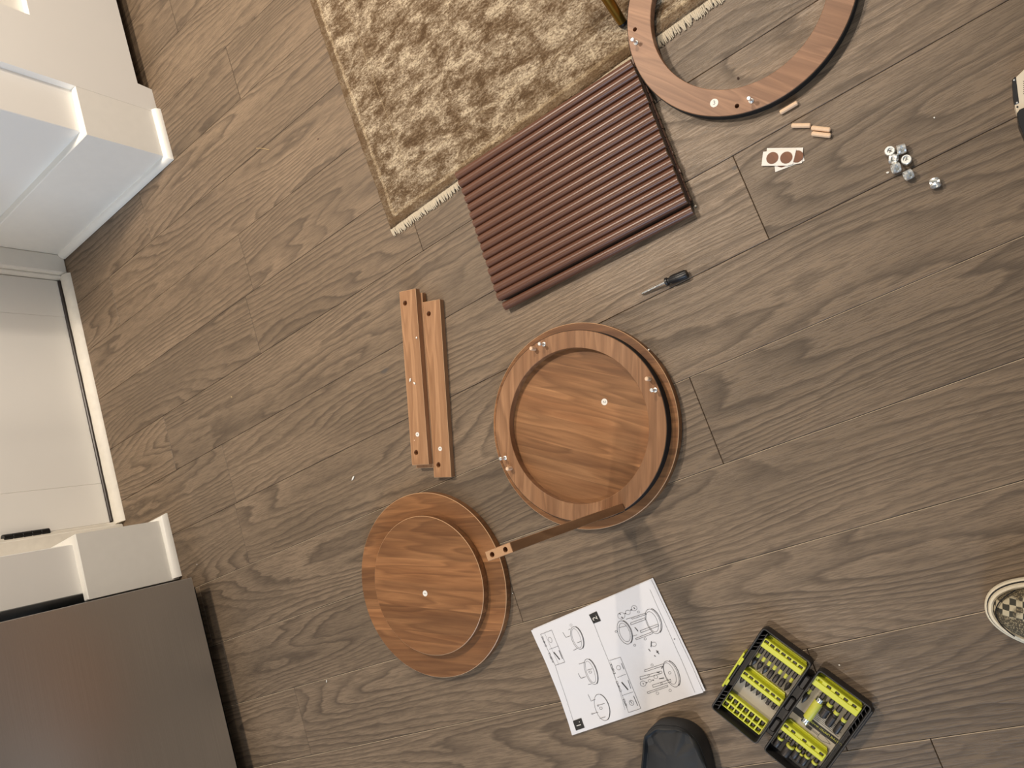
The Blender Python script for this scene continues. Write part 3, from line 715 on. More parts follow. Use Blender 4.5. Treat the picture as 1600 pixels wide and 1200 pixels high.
for cx, cy_, r in ((340, 135, 30), (275, 178, 26), (205, 215, 38), (433, 920, 31), (503, 890, 16), (565, 850, 20), (152, 378, 11), (385, 175, 11), (455, 455, 13), (525, 728, 13), (582, 1020, 15), (490, 835, 10), (625, 917, 10), (710, 808, 14), (715, 990, 14), (545, 510, 26), (345, 520, 12)): ell(cx, cy_, r, r * 0.9, 0, B5, 0.00045, n=12)
for pts in ([(335, 128), (348, 140)], [(300, 155), (316, 152)], [(240, 190), (254, 194)], [(205, 225), (222, 240)], [(185, 190), (200, 200)], [(430, 915), (440, 925)], [(462, 912), (478, 908)], [(530, 885), (546, 882)], [(490, 560), (508, 585)], [(570, 575), (598, 612)], [(575, 600), (590, 580)], [(548, 628), (562, 638)], [(345, 335), (380, 375)], [(575, 800), (605, 810)], [(600, 870), (650, 860)], [(520, 480), (515, 540)], [(757, 455), (770, 452)], [(625, 765), (635, 740)]): line(pts, B5, 0.0014)
ell(725, 820, 145, 66, 66, B5, 0.0006); ell(712, 815, 120, 50, 66, B5, 0.0005); ell(735, 816, 145, 68, 66, B5, 0.0011, 200, 350)
finish('printed_drawings', ink, 'ink', manual)
sq = bmesh.new()
sq.free()
for q in (((515, 345), (568, 320), (597, 385), (545, 405)), ((408, 1055), (465, 1035), (490, 1098), (432, 1118))):
    sq = bmesh.new(); sq.faces.new([sq.verts.new(pg(x, y, *C4)) for x, y in q][::-1]); finish('step_box', sq, 'ink_black', manual)
rd = (PQ[1] - PQ[0]); ra = math.atan2(rd.y, rd.x)
def page_text(s, x, y, fr_, size, mat='ink', dz=0.0001, ang=0):
    me = text_mesh(s, size); o = link('printed_text', me, mat, manual); q = pg(x, y, *fr_); o.location = (q.x, q.y, q.z + dz); o.rotation_euler = (0, 0, ra + ang); return o
page_text('2.', 556, 362, C4, 0.013, 'sticker', 0.0004); page_text('1.', 449, 1076, C4, 0.013, 'sticker', 0.0004)
for s, x, y, f in (('D×8PCS', 137, 250, A4), ('A×8PCS', 208, 418, A4), ('E×8PCS', 118, 768, B5), ('C×4PCS', 182, 950, B5), ('B×8PCS', 252, 1135, B5)): page_text(s, x, y, f, 0.0052)

# ================================================================== LOOSE HARDWARE
def dowel(label, a, b_, extra=0):
    p, q = at(*a, 0.0036), at(*b_, 0.0036); L_ = (q - p).length
    o = link('wooden_dowel', dowel_mesh(0.0262), 'dowel'); o.location = p; o.rotation_euler = (q - p).to_track_quat('Z', 'X').to_euler()
    tag(o, label, 'dowel', 'loose dowels on the floor'); return o
dowel('pale wooden dowel lying apart from the others, nearest the ring board', (1219, 176.4), (1242.5, 162.4))
dowel('pale wooden dowel touching the side-by-side pair end to end', (1237, 196.4), (1264, 196))
dowel('upper dowel of the two lying side by side', (1268, 199.8), (1294, 202.7))
dowel('lower dowel of the two lying side by side', (1268.5, 208.8), (1295, 211.7))

def camlock_mesh():
    r, h = 0.0064, 0.0103
    bm = bmesh.new(); solid(bm, [(0, 0), (r - .0006, 0), (r, .0006), (r, h - .0006), (r - .0006, h), (0, h)], 32)
    cs = []
    c = bmesh.new(); solid(c, [(0, h - 0.0022), (0.0040, h - 0.0022), (0.0040, h + .002), (0, h + .002)], 24, Matrix.Translation((0.0006, -0.0006, 0))); cs.append(c)
    for rot in (0, math.pi / 2):
        c = bmesh.new(); box(c, -0.0026, 0.0026, -0.0007, 0.0007, h - 0.0050, h, T=Matrix.Translation((0.0006, -0.0006, 0)) @ Matrix.Rotation(rot + .4, 4, 'Z')); cs.append(c)
    c = bmesh.new(); box(c, -0.001, 0.0085, -0.0030, 0.0030, h * 0.28, h * 0.72); cs.append(c)      # slot for the bolt head
    c = bmesh.new(); box(c, 0.0028, 0.0085, -0.0070, 0.0070, h * 0.34, h * 0.64); cs.append(c)
    c = bmesh.new(); box(c, -0.008, -0.0030, -0.0042, 0.0042, -0.001, h * 0.32); cs.append(c)
    me = cut(bm, cs); me.materials.append(MT['zinc']); shade(me, 30); return me
cl = camlock_mesh()
def camlock(label, px, py, z, eul):
    p = at(px, py, z); o = link('cam_lock', cl, 'zinc'); o.location = p
    o.rotation_euler = (Matrix.Rotation(eul[2], 3, 'Z') @ Matrix.Rotation(eul[0], 3, 'X') @ Matrix.Rotation(eul[1], 3, 'Z')).to_euler()
    # put the rotated shape on the floor and centre it
    R_ = o.rotation_euler.to_matrix(); cpt = R_ @ Vector((0, 0, 0.00515)); zs = min((R_ @ v.co).z for v in cl.vertices)
    o.location = (p.x - cpt.x, p.y - cpt.y, 0.0002 - zs); tag(o, label, 'cam lock', 'silver cam locks on the floor'); return o
rad = math.radians
camlock('silver cam lock standing upright with its cross up, top left of the pile', 1390, 235.5, 0.01, (0, rad(20), 0))
camlock('silver cam lock on its side, top right of the pile', 1408.5, 233.5, 0.006, (rad(80), rad(60), rad(-100)))
camlock('silver cam lock on its side in the middle of the pile', 1396.5, 248.5, 0.006, (rad(85), rad(110), rad(60)))
camlock('silver cam lock standing upright with its cross up, right of the pile', 1416, 249, 0.01, (0, rad(120), 0))
camlock('silver cam lock on its side at the bottom of the touching pile', 1400, 263, 0.006, (rad(75), rad(60), rad(-95)))
camlock('silver cam lock on its side just below right of the pile', 1419.5, 273.5, 0.006, (rad(75), rad(60), rad(-85)))
camlock('silver cam lock rolled away alone, farthest from the pile', 1461, 286, 0.006, (rad(80), rad(95), rad(-10)))

# mini screwdriver
p0 = at(1001.5, 459.5, 0.0028); p1 = at(1039.5, 441, 0.0075); p2 = at(1073.5, 427.5, 0.0080)
sd = empty('screwdriver', (p1.x, p1.y, 0), label='small screwdriver with black fluted handle and short silver shaft, lying on the floor', cat='screwdriver')
o_ = Vector((p1.x, p1.y, 0)); ax = (p2 - p1).normalized(); Lh = (p2 - p1).length
bm = bmesh.new(); T = axis_T(p1 - o_, p2 - o_)
n = 36; prof = [(0.0, 0.0), (0.0050, 0.0), (0.0066, 0.0010), (0.0066, 0.0042), (0.0050, 0.0058), (0.0050, 0.0080), (0.0070, 0.0110), (0.0073, Lh - 0.003), (0.0062, Lh), (0, Lh)]
vs = solid(bm, prof, n)
for v in vs:
    a = math.atan2(v.co.y, v.co.x)
    if v.co.z > 0.0095 and v.co.z < Lh - 0.0001 and math.hypot(v.co.x, v.co.y) > .005:
        k = 1 - 0.16 * max(0, math.cos(6 * a)) ** 2; v.co.x *= k; v.co.y *= k
bmesh.ops.transform(bm, matrix=T, verts=bm.verts); finish('handle', bm, 'black_plastic', sd, 40)
bm = bmesh.new(); T = axis_T(p1 - o_, p0 - o_); Ls = (p0 - p1).length
solid(bm, [(0, 0), (0.0021, 0), (0.0021, Ls - 0.004), (0.0016, Ls - 0.002), (0.0005, Ls), (0, Ls)], 14, T); finish('shaft', bm, 'chrome', sd, 40)
sd.location.z = 0.0

# sticker sheets
S1 = (17.78, 1180, 220)
def card(label, quad, dots, z):
    P = [at(S1[1] + x / S1[0], S1[2] + y / S1[0], z) for x, y in quad]; c = sum(P, Vector()) / len(P)
    t = empty('cover_cap_sheet', (c.x, c.y, z), label=label, cat='sticker sheet', group='sheets of round cover stickers')
    bm = bmesh.new(); prism(bm, [(p.x - c.x, p.y - c.y) for p in P][::-1], 0, 0.0003); finish('backing_paper', bm, 'sticker', t)
    for x, y, r, t0, t1 in dots:
        q = at(S1[1] + x / S1[0], S1[2] + y / S1[0], z); bm = bmesh.new()
        pts = [(r * math.cos(a), r * math.sin(a)) for a in [math.radians(t0 + (t1 - t0) * i / 28) for i in range(29 if t1 - t0 < 360 else 28)]]
        prism(bm, pts, 0, 0.0004); o = finish('round_sticker', bm, 'dot', t, label='brown wood-look round sticker'); o.location = (q.x - c.x, q.y - c.y, 0.0003)
card('sticker sheet lying at the bottom of the three, one corner showing below', [(525, 600), (560, 870), (1370, 560), (1340, 400), (700, 430)], [(745, 575, 0.0086, 0, 360)], 0.0004)
card('sticker sheet in the middle of the three, showing half a brown dot on the right', [(330, 205), (1335, 190), (1300, 620), (1030, 660), (300, 430)], [(1165, 440, 0.0086, 0, 360)], 0.0013)
card('top sticker sheet of the three, showing two whole brown dots', [(175, 695), (222, 308), (330, 290), (1145, 236), (1040, 655), (900, 690)], [(478, 480, 0.0086, 0, 360), (866, 470, 0.0086, 0, 360)], 0.0022)

# ================================================================== BIT SET CASE
KO = Vector((-0.5113, -0.3063, 0)); KA = math.radians(-52.3)
case = empty('bit_set_case', KO, KA, 'open black hinged screwdriver bit case with lime yellow racks, bottom right', 'tool case')
mm = 0.001
def kp(name, mat, parent=None, smooth=None, label=None, **kw):
    pass
def kbox(bm, x0, x1, y0, y1, z0, z1, bev=0.0): box(bm, x0 * mm, x1 * mm, y0 * mm, y1 * mm, z0 * mm, z1 * mm, bev * mm)
def shell(name, x0, x1, y0, y1, gx0, gx1):
    """tray: rounded outer walls, floor, rim"""
    def rr(x0, x1, y0, y1, r, n=5):
        out = []
        for cx, cy_, a0 in ((x1 - r, y1 - r, 0), (x0 + r, y1 - r, 90), (x0 + r, y0 + r, 180), (x1 - r, y0 + r, 270)):
            out += [((cx + r * math.cos(math.radians(a0 + 90 * i / n))) * mm, (cy_ + r * math.sin(math.radians(a0 + 90 * i / n))) * mm) for i in range(n + 1)]
        return out
    o3 = rr(x0, x1, y0, y1, 6); o2 = rr(x0 + 1, x1 - 1, y0 + 1, y1 - 1, 5); i1 = rr(x0 + 2.4, x1 - 2.4, y0 + 2.4, y1 - 2.4, 4); i0 = rr(x0 + 3.2, x1 - 3.2, y0 + 3.2, y1 - 3.2, 3.4)
    bm = bmesh.new(); loops = [(rr(x0 + 2.5, x1 - 2.5, y0 + 2.5, y1 - 2.5, 5), 0.0), (rr(x0 + 1, x1 - 1, y0 + 1, y1 - 1, 6), 0.003), (o3, 0.014), (o3, 0.020), (o2, 0.0218), (i1, 0.0218), (i0, 0.019), (i0, 0.004)]
    L_ = [[bm.verts.new((p[0], p[1], z)) for p in pts] for pts, z in loops]
    for A, B in zip(L_, L_[1:]):
        n = len(A)
        for k in range(n): bm.faces.new((A[k], A[(k + 1) % n], B[(k + 1) % n], B[k]))
    bm.faces.new(L_[0][::-1]); bm.faces.new(L_[-1])
    return finish(name, bm, 'case', case, 35)
sa = shell('base_shell', 0, 78.6, 0, 154.5, 0, 10); sbh = shell('lid_shell', 88.4, 168, 0.5, 153.5, 0, 10)
bm = bmesh.new(); kbox(bm, 77.5, 89.5, 22, 132, 6, 12, 1.5)
for y in (30, 70, 110): kbox(bm, 79, 88, y, y + 22, 5, 17, 2)
finish('hinge', bm, 'case', case)
# grip ribs
def ribs(parent, xa, xb, ys_, slant):
    for y in ys_:
        bm = bmesh.new(); prism(bm, [(xa * mm, y * mm), (xb * mm, (y + slant) * mm), (xb * mm, (y + slant + 1.1) * mm), (xa * mm, (y + 1.1) * mm)], 0.0045, 0.0195); finish('grip_rib', bm, 'case', parent)
bm = bmesh.new(); kbox(bm, 9.2, 10.6, 6, 149, 4.2, 20, 0.3); wl = finish('inner_wall', bm, 'case', case)
bm = bmesh.new(); kbox(bm, 158.5, 160, 3.8, 150, 4.2, 18, 0.3); wr = finish('inner_wall', bm, 'case', case)
ribs(sa, 3.3, 9.2, (8, 14.5, 21, 27.5, 34), 3.5); ribs(sa, 3.3, 9.2, (112, 119, 126, 133, 140), 4.5); ribs(sbh, 160, 164.6, (104, 112, 120, 128, 136, 144), -3.5)
bm = bmesh.new(); kbox(bm, 166, 171, 100, 149, 5, 20, 1.5); finish('carry_grip', bm, 'case', case)
# latch
bm = bmesh.new(); kbox(bm, -3.2, -0.4, 40, 104, 3.5, 21.5, 0.6); kbox(bm, -0.6, 2.6, 46, 56, 18, 22.6, 0.5); kbox(bm, -0.6, 2.6, 84, 97, 18, 22.6, 0.5); finish('latch', bm, 'lime', case, label='lime yellow latch')
# liners
bm = bmesh.new(); kbox(bm, 10.8, 75.2, 10, 150, 4.1, 4.9); finish('liner_card', bm, 'card', case, label='grey liner card')
bm = bmesh.new(); kbox(bm, 91.8, 158.3, 30, 149.5, 4.1, 4.9); lc = finish('liner_card', bm, 'card', case, label='grey printed liner card')
bm = bmesh.new(); kbox(bm, 92.0, 158, 70.2, 79.4, 4.95, 5.05); finish('black_stripe', bm, 'ink_black', lc)
t = link('card_text', text_mesh('LIFETIME LIMITED WARRANTY', 0.0043), 'lime_soft', lc); t.location = (0.1350, 0.0757, 0.0053); t.rotation_euler = (0, 0, math.pi)
bm = bmesh.new()
for i in range(6): kbox(bm, 116, 156 - (i % 3) * 4, 82 + i * 2.4, 82.7 + i * 2.4, 4.95, 5.02)
kbox(bm, 118, 150, 71.6, 72.2, 5.06, 5.1)
finish('small_print', bm, 'ink', lc)
bm = bmesh.new(); kbox(bm, 116, 124, 63.6, 68.4, 4.95, 5.05)
for a, b_ in (((124, 66.8), (135, 66.8)), ((124, 65.2), (135, 65.2)), ((135, 69.5), (142, 70)), ((142, 70), (153, 66)), ((153, 66), (142, 62)), ((142, 62), (135, 62.6)), ((135, 62.6), (135, 69.5))):
    dx, dy = b_[0] - a[0], b_[1] - a[1]; l_ = math.hypot(dx, dy); nx_, ny_ = -dy / l_ * 0.3, dx / l_ * 0.3
    bm.faces.new([bm.verts.new((x * mm, y * mm, 0.00505)) for x, y in ((a[0] + nx_, a[1] + ny_), (a[0] - nx_, a[1] - ny_), (b_[0] - nx_, b_[1] - ny_), (b_[0] + nx_, b_[1] + ny_))])
finish('printed_bits', bm, 'ink', lc)
# racks: lime bar with recessed sockets
def rack(x0, x1, y0, y1, slots, back, z1=19.0, sw=6.4):
    bm = bmesh.new(); kbox(bm, x0, x1, y0, y1, 5.0, z1, 0.8)
    cs = []; c = bmesh.new(); kbox(c, x0 + 2.2, x1 - 2.2, y1 - 6.8, y1 - 1.6, z1 - 1.6, z1 + 2); cs.append(c)
    for s in slots: c = bmesh.new(); kbox(c, s - sw / 2, s + sw / 2, y1 - 6.4, y1 - 2.0, z1 - 5, z1 + 2); cs.append(c)
    o = link('bit_rack', cut(bm, cs), 'lime', case, 30)
    bm = bmesh.new(); prism(bm, [((x0 + 1.5) * mm, (y1 + 0.1) * mm), ((x1 - 1.5) * mm, (y1 + 0.1) * mm), ((x1 - 4) * mm, (y1 + back) * mm), ((x0 + 4) * mm, (y1 + back) * mm)], 0.005, 0.009); finish('rack_foot', bm, 'lime', o)
    bm = bmesh.new()
    for s in slots: kbox(bm, s - sw / 2 + 0.9, s + sw / 2 - 0.9, y1 - 6.0, y1 - 2.4, z1 - 4.9, z1 - 1.9, 0.5)
    return o
s1 = [15.0 + 8.93 * i for i in range(7)]; s4 = [98.3, 111.4, 123.8, 136.3, 148.6]; s5 = [96.2, 107, 124.4, 137.6, 150.3]
rack(9.8, 75.0, 127, 141.5, s1, 4); rack(9.8, 75.0, 69.5, 82, s1, 5); rack(90.5, 157.6, 127.5, 142.5, s4, 3); rack(91.2, 156, 43, 56, s5, 4)
# pocket tray
bm = bmesh.new(); kbox(bm, 10.6, 74.2, 12.5, 37, 5.0, 15.0, 0.6); cs = []
for i in range(7):
    for y0, y1 in ((24.2, 34.2), (14.3, 21.8)): c = bmesh.new(); kbox(c, 15.3 + 8.95 * i - 3.5, 15.3 + 8.95 * i + 3.5, y0, y1, 6, 18); cs.append(c)
link('pocket_tray', cut(bm, cs), 'lime', case, 30)

def T_local(x, y, z, ydir=-1):   # local frame whose +z runs down the case (towards the front)
    return Matrix.Translation((x * mm, y * mm, z * mm)) @ Matrix.Rotation(math.pi / 2 if ydir < 0 else -math.pi / 2, 4, 'X')
def case_item(name, x, y, z, label, cat, group):
    R_ = Matrix.Rotation(KA, 4, 'Z'); p = Matrix.Translation(KO) @ R_ @ Vector((x * mm, y * mm, z * mm))
    return empty(name, p, KA, label, cat, group)
ORD = ['first', 'second', 'third', 'fourth', 'fifth', 'sixth', 'seventh']
RX = Matrix.Rotation(math.pi / 2, 4, 'X')
def hex_(bm, r, z0, z1, T, n=6, r2=None):
    solid(bm, [(0, z0), (r, z0), (r2 or r, z1), (0, z1)], n, T)
def make_long(x, i):
    t = case_item('screwdriver_bit', x, 126.5, 10, 'long dark bit with yellow band, %s from the latch in its rack' % ORD[i], 'screwdriver bit', 'long bits in the base rack')
    bm = bmesh.new(); hex_(bm, 0.0029, 0.0, 0.0125, RX); finish('shank', bm, 'bit_steel', t)
    bm = bmesh.new(); solid(bm, [(0, .0125), (.0022, .0125), (.0024, .013), (.0024, .0195), (.0022, .020), (0, .020)], 14, RX); finish('colour_band', bm, 'lime_soft', t, 35, 'lime yellow band')
    bm = bmesh.new()
    if i in (0, 1, 2, 6): solid(bm, [(0, .020), (.0018, .020), (.0018, .0225), (.0034, .0245), (.0036, .028), (.0018, .034), (.0006, .0365), (0, .0365)], 6 if i % 2 else 8, RX)
    else: solid(bm, [(0, .020), (.0018, .020), (.0019, .0225), (.0032, .0245), (.0034, .0300), (.0030, .0355), (0, .0355)], 6, RX)
    finish('tip', bm, 'bit_steel', t, 30)
for i, x in enumerate(s1): make_long(x, i)
for i, x in enumerate(s1):
    t = case_item('screwdriver_bit', x, 69, 10, 'short dark bit, %s from the latch in the middle yellow rack' % ORD[i], 'screwdriver bit', 'short bits in the base rack')
    bm = bmesh.new(); hex_(bm, 0.0030, 0.0, 0.0055, RX); finish('shank', bm, 'bit_steel', t)
    bm = bmesh.new(); solid(bm, [(0, .0056), (.0030, .0056), (.0024, .0085), ((.0028 if i > 4 else .0006), .0122), (0, .0124)], 6, RX); finish('tip', bm, 'bit_steel', t)
for j, (row, y) in enumerate((('upper', 29.2), ('lower', 18.0))):
    for i in range(7):
        x = 15.3 + 8.95 * i
        t = case_item('insert_bit', x, y, 10, 'stubby dark bit, %s from the latch, %s row of yellow pocket tray' % (ORD[i], row), 'screwdriver bit', 'insert bits in the pocket tray')
        hl = 0.0044 if j == 0 else 0.0032
        bm = bmesh.new(); hex_(bm, 0.0033, -hl, 0.001, RX); finish('shank', bm, 'bit_steel', t)
        bm = bmesh.new(); solid(bm, [(0, .001), (.0022, .001), (.0010, hl), (0, hl)], 4 if i % 2 else 6, RX); finish('tip', bm, 'zinc' if i in (1, 3) else 'bit_steel', t)
# rack ends of the shanks seen through the sockets
bm = bmesh.new()
for x in s1:
    kbox(bm, x - 2.4, x + 2.4, 135.6, 139.2, 13.9, 16.6, 0.5); kbox(bm, x - 2.4, x + 2.4, 76.1, 79.7, 13.9, 16.6, 0.5)
for x in s4[1:]: kbox(bm, x - 2.2, x + 2.2, 136.6, 140.2, 13.9, 17.0, 0.5)
for x in s5: kbox(bm, x - 2.2, x + 2.2, 50.1, 53.7, 13.9, 17.0, 0.5)
finish('socket_insert', bm, 'bit_steel', case)
# lid contents
t = case_item('screwdriver_bit', 95.2, 127, 9, 'slim dark pointed bit with yellow band, beside the hinge in the lid', 'screwdriver bit', 'tools in the upper lid rack')
bm = bmesh.new(); hex_(bm, .0029, 0, .0105, RX); finish('shank', bm, 'bit_steel', t)
bm = bmesh.new(); hex_(bm, .0019, .0105, .0185, RX, 12); finish('colour_band', bm, 'lime_soft', t)
bm = bmesh.new(); solid(bm, [(0, .0185), (.0020, .0185), (.0034, .022), (.0034, .027), (.0008, .0355), (0, .0355)], 8, RX); finish('tip', bm, 'bit_steel', t, 30)
t = case_item('bit_holder', 111.5, 127, 13.5, 'lime yellow bit holder with chrome ends, largest tool in the lid', 'bit holder', 'tools in the upper lid rack')
bm = bmesh.new(); hex_(bm, .0030, 0, .0100, RX); finish('shank', bm, 'bit_steel', t)
bm = bmesh.new(); solid(bm, [(0, .0100), (.0050, .0100), (.0056, .0108), (.0056, .0128), (.0052, .0132), (.0052, .0142), (.0056, .0146), (.0056, .0162), (0, .0162)], 24, RX); finish('chrome_collar', bm, 'chrome', t, 35, 'chrome collar')
bm = bmesh.new(); solid(bm, [(0, .0163), (.0060, .0163), (.0063, .017), (.0063, .0465), (.0060, .047), (0, .047)], 24, RX); finish('sleeve', bm, 'lime_soft', t, 35, 'lime yellow sleeve')
bm = bmesh.new(); solid(bm, [(0, .0471), (.0058, .0471), (.0058, .0492), (.0052, .0496), (.0052, .0508), (.0058, .0512), (.0056, .0545), (.0040, .0560), (0, .0560)], 24, RX); finish('chrome_collar', bm, 'chrome', t, 35, 'chrome collar')
for k, (x, L0, rb, lab) in enumerate(((124.5, 9, 7.0, 'wide dark socket adapter with flared shoulder, beside the yellow bit holder'), (136.5, 12, 4.9, 'dark nut driver with yellow band between wide adapter and last driver'), (148.8, 14, 4.2, 'slim dark nut driver with yellow band, farthest from hinge, upper lid rack'))):
    t = case_item('nut_driver', x, 127, 12.0, lab, 'nut driver', 'tools in the upper lid rack')
    a = L0 * mm; bm = bmesh.new(); hex_(bm, .0030, 0, a, RX); finish('shank', bm, 'bit_steel', t)
    bm = bmesh.new(); solid(bm, [(0, a), (.0036, a), (.0038, a + .0006), (.0038, a + .0042), (.0036, a + .0048), (0, a + .0048)], 18, RX); finish('colour_band', bm, 'lime_soft', t, 35, 'lime yellow band')
    b_ = a + .0049; r = rb * mm; bm = bmesh.new()
    if k == 0: pr = [(0, b_), (.0034, b_), (r, b_ + .0030), (r, b_ + .0055), (.0056, b_ + .0065), (.0058, b_ + .0170), (.0050, b_ + .0180), (0, b_ + .0180)]
    else: pr = [(0, b_), (.0030, b_), (r * .8, b_ + .0015), (r * .8, b_ + .003), (r * .72, b_ + .0035), (r, b_ + .005), (r, b_ + .0195), (r * .85, b_ + .0205), (r * .55, b_ + .0205), (r * .5, b_ + .014), (0, b_ + .014)]
    solid(bm, pr, 24, RX); finish('socket', bm, 'bit_steel', t, 35)
for k, (x, y, L0, rb, lab) in enumerate(((98.5, 42.6, 12.5, 4.9, 'dark nut setter with yellow band, nearest the hinge in the lower lid rack'), (110.5, 42.6, 4, 0, 'short dark bit between the first two nut setters'), (114.5, 42.6, 12.5, 6.4, 'widest dark nut setter with yellow band in the lower lid rack'), (124.8, 42.6, 9, 4.3, 'dark nut setter with yellow band in the middle of the lower lid rack'), (138.6, 42.6, 9, 4.3, 'dark nut setter with yellow band, second from outer end, lower lid rack'), (150.2, 42.6, 9, 4.8, 'dark nut setter with yellow band at the outer end of the lower lid rack'))):
    if k == 1: x = 106.4
    t = case_item('nut_setter', x, y, 11.0, lab, 'nut setter' if k != 1 else 'screwdriver bit', 'tools in the lower lid rack')
    if k == 1:
        bm = bmesh.new(); hex_(bm, .0028, 0, .0085, RX); finish('shank', bm, 'bit_steel', t); continue
    a = L0 * mm; bm = bmesh.new(); hex_(bm, .0029, 0, a, RX); finish('shank', bm, 'bit_steel', t)
    r = rb * mm; bm = bmesh.new(); solid(bm, [(0, a), (r * .9, a), (r * .94, a + .0006), (r * .94, a + .0030), (r * .9, a + .0034), (0, a + .0034)], 22, RX); finish('colour_band', bm, 'lime_soft', t, 35, 'lime yellow band')
    bm = bmesh.new(); b_ = a + .0035; e = 0.0125 if k != 2 else 0.0150
    solid(bm, [(0, b_), (r * .92, b_), (r, b_ + .0008), (r, b_ + e - .0006), (r * .92, b_ + e), (r * .6, b_ + e), (r * .6, b_ + e - .004), (0, b_ + e - .004)], 24, RX); finish('socket', bm, 'bit_steel', t, 35)
t = case_item('nut_setter', 131.6, 32, 8.5, 'low dark nut setter lying between the others in the lower lid rack', 'nut setter', 'tools in the lower lid rack')
bm = bmesh.new(); hex_(bm, .0022, -.004, .0025, RX); finish('shank', bm, 'bit_steel', t)
bm = bmesh.new(); solid(bm, [(0, .0026), (.0036, .0026), (.0036, .005), (0, .005)], 20, RX); finish('colour_band', bm, 'lime_soft', t, 35, 'lime yellow band')
bm = bmesh.new(); solid(bm, [(0, .0051), (.0040, .0051), (.0043, .0058), (.0043, .0165), (0, .0165)], 20, RX); finish('socket', bm, 'bit_steel', t, 35)

# ================================================================== SHOE (toe in frame)
def shoe_material():
    m, N, L, b = new_mat('checkered_canvas'); tc = N.new('ShaderNodeTexCoord').outputs['Object']
    wv = noise(N, L, mapping(N, L, tc, (40, 40, 40)), 1.0, 2)
    add = N.new('ShaderNodeVectorMath'); L.new(tc, add.inputs[0]); sc = N.new('ShaderNodeVectorMath'); sc.operation = 'SCALE'; L.new(N.new('ShaderNodeCombineXYZ').outputs[0], sc.inputs[0])
    cmb = N.new('ShaderNodeCombineXYZ'); L.new(math_(N, L, 'MULTIPLY', wv, 0.004), cmb.inputs[0]); L.new(math_(N, L, 'MULTIPLY', wv, 0.005), cmb.inputs[1]); L.new(cmb.outputs[0], add.inputs[1])
    ck = N.new('ShaderNodeTexChecker'); ck.inputs['Scale'].default_value = 125; L.new(mapping(N, L, add.outputs[0], (1, 1, 0.0001)), ck.inputs['Vector'])
    ck.inputs['Color1'].default_value = srgb(196, 184, 156); ck.inputs['Color2'].default_value = srgb(70, 68, 60)
    vor = N.new('ShaderNodeTexVoronoi'); vor.inputs['Scale'].default_value = 420; L.new(tc, vor.inputs['Vector'])
    pat = ramp(N, L, vor.outputs['Distance'], [(0.15, srgb(176, 158, 124)), (0.55, srgb(84, 76, 62))])
    zone = ramp(N, L, noise(N, L, mapping(N, L, tc, (26, 30, 10)), 1.0, 1), [(0.47, (0, 0, 0)), (0.52, (1, 1, 1))])
    L.new(mix(N, L, zone, ck.outputs['Color'], pat), b.inputs['Base Color']); setp(b, rough=0.85, spec=0.2)
    return m
MT['shoe'] = shoe_material()
tp = at(1538, 946, 0.014); SA = math.atan2(-0.335, 0.7856)
shoe = empty('slip_on_shoe', (tp.x, tp.y, 0), SA, 'checkered canvas slip-on shoe with cream rubber sole, toe poking in at the right edge', 'shoe')
def foot_w(x):
    if x < 0.075: return 0.0445 * math.sqrt(max(0, 1 - ((0.075 - x) / 0.075) ** 2)) ** 0.92
    if x < 0.19: return 0.0445 - 0.010 * math.sin((x - 0.075) / 0.115 * math.pi / 2) ** 2
    return 0.0345 * math.sqrt(max(0, 1 - ((x - 0.19) / 0.055) ** 2))
def outline(inset, z, n=40):
    xs_ = [0.245 * (0.5 - 0.5 * math.cos(math.pi * i / n)) for i in range(n + 1)]
    pts = [(x, foot_w(x)) for x in xs_] + [(x, -foot_w(x)) for x in xs_[-2:0:-1]]
    c = 0.12; out = []
    for x, y in pts:
        k = inset / 0.0445; kx = inset / 0.12
        out.append((c + (x - c) * (1 - kx), y * (1 - k), z))
    return out
def loft(bm, loops, cap0=True, cap1=True):
    L_ = [[bm.verts.new(p) for p in lp] for lp in loops]
    for A, B in zip(L_, L_[1:]):
        n = len(A)
        for k in range(n): bm.faces.new((A[k], A[(k + 1) % n], B[(k + 1) % n], B[k]))
    if cap0: bm.faces.new(L_[0][::-1])
    if cap1: bm.faces.new(L_[-1])
bm = bmesh.new(); loft(bm, [outline(0.003, 0.0003), outline(0.0004, 0.003), outline(0, 0.0115), outline(0.0010, 0.0135), outline(0.0030, 0.0142)]); finish('outsole', bm, 'rubber', shoe, 40)
bm = bmesh.new(); loft(bm, [outline(0.0024, 0.0143), outline(0.0024, 0.0150), outline(0.0050, 0.0152)]); finish('sole_stripe', bm, 'black_plastic', shoe, 40, 'thin dark stripe')
bm = bmesh.new(); loft(bm, [outline(0.0040, 0.0153), outline(0.0036, 0.0200), outline(0.0048, 0.0228), outline(0.0072, 0.0234), outline(0.0092, 0.0215), outline(0.0096, 0.0155)]); finish('foxing', bm, 'rubber', shoe, 40)
def dome(x, y, z, k): return (x, y, z)
bm = bmesh.new(); lps = []
for f, zz in ((0.0100, 0.0205), (0.0105, 0.026), (0.0120, 0.032), (0.0160, 0.039), (0.023, 0.0435), (0.032, 0.046), (0.040, 0.047)):
    lps.append([(x, y, z + max(0, (x - 0.05)) * (z - 0.021) * 9) for x, y, z in outline(f, zz)])
loft(bm, lps); finish('canvas_upper', bm, 'shoe', shoe, 60)
bm = bmesh.new(); tube(bm, [(x, y, z + 0.001) for x, y, z in lps[2]][:0] + [(0.012 + 0.02 * abs(s) ** 2, 0.028 * s, 0.0385 - 0.007 * s * s) for s in [(-1 + 0.1 * i) for i in range(21)]], 0.0008, 6); finish('toe_seam', bm, 'black_plastic', shoe, 60)

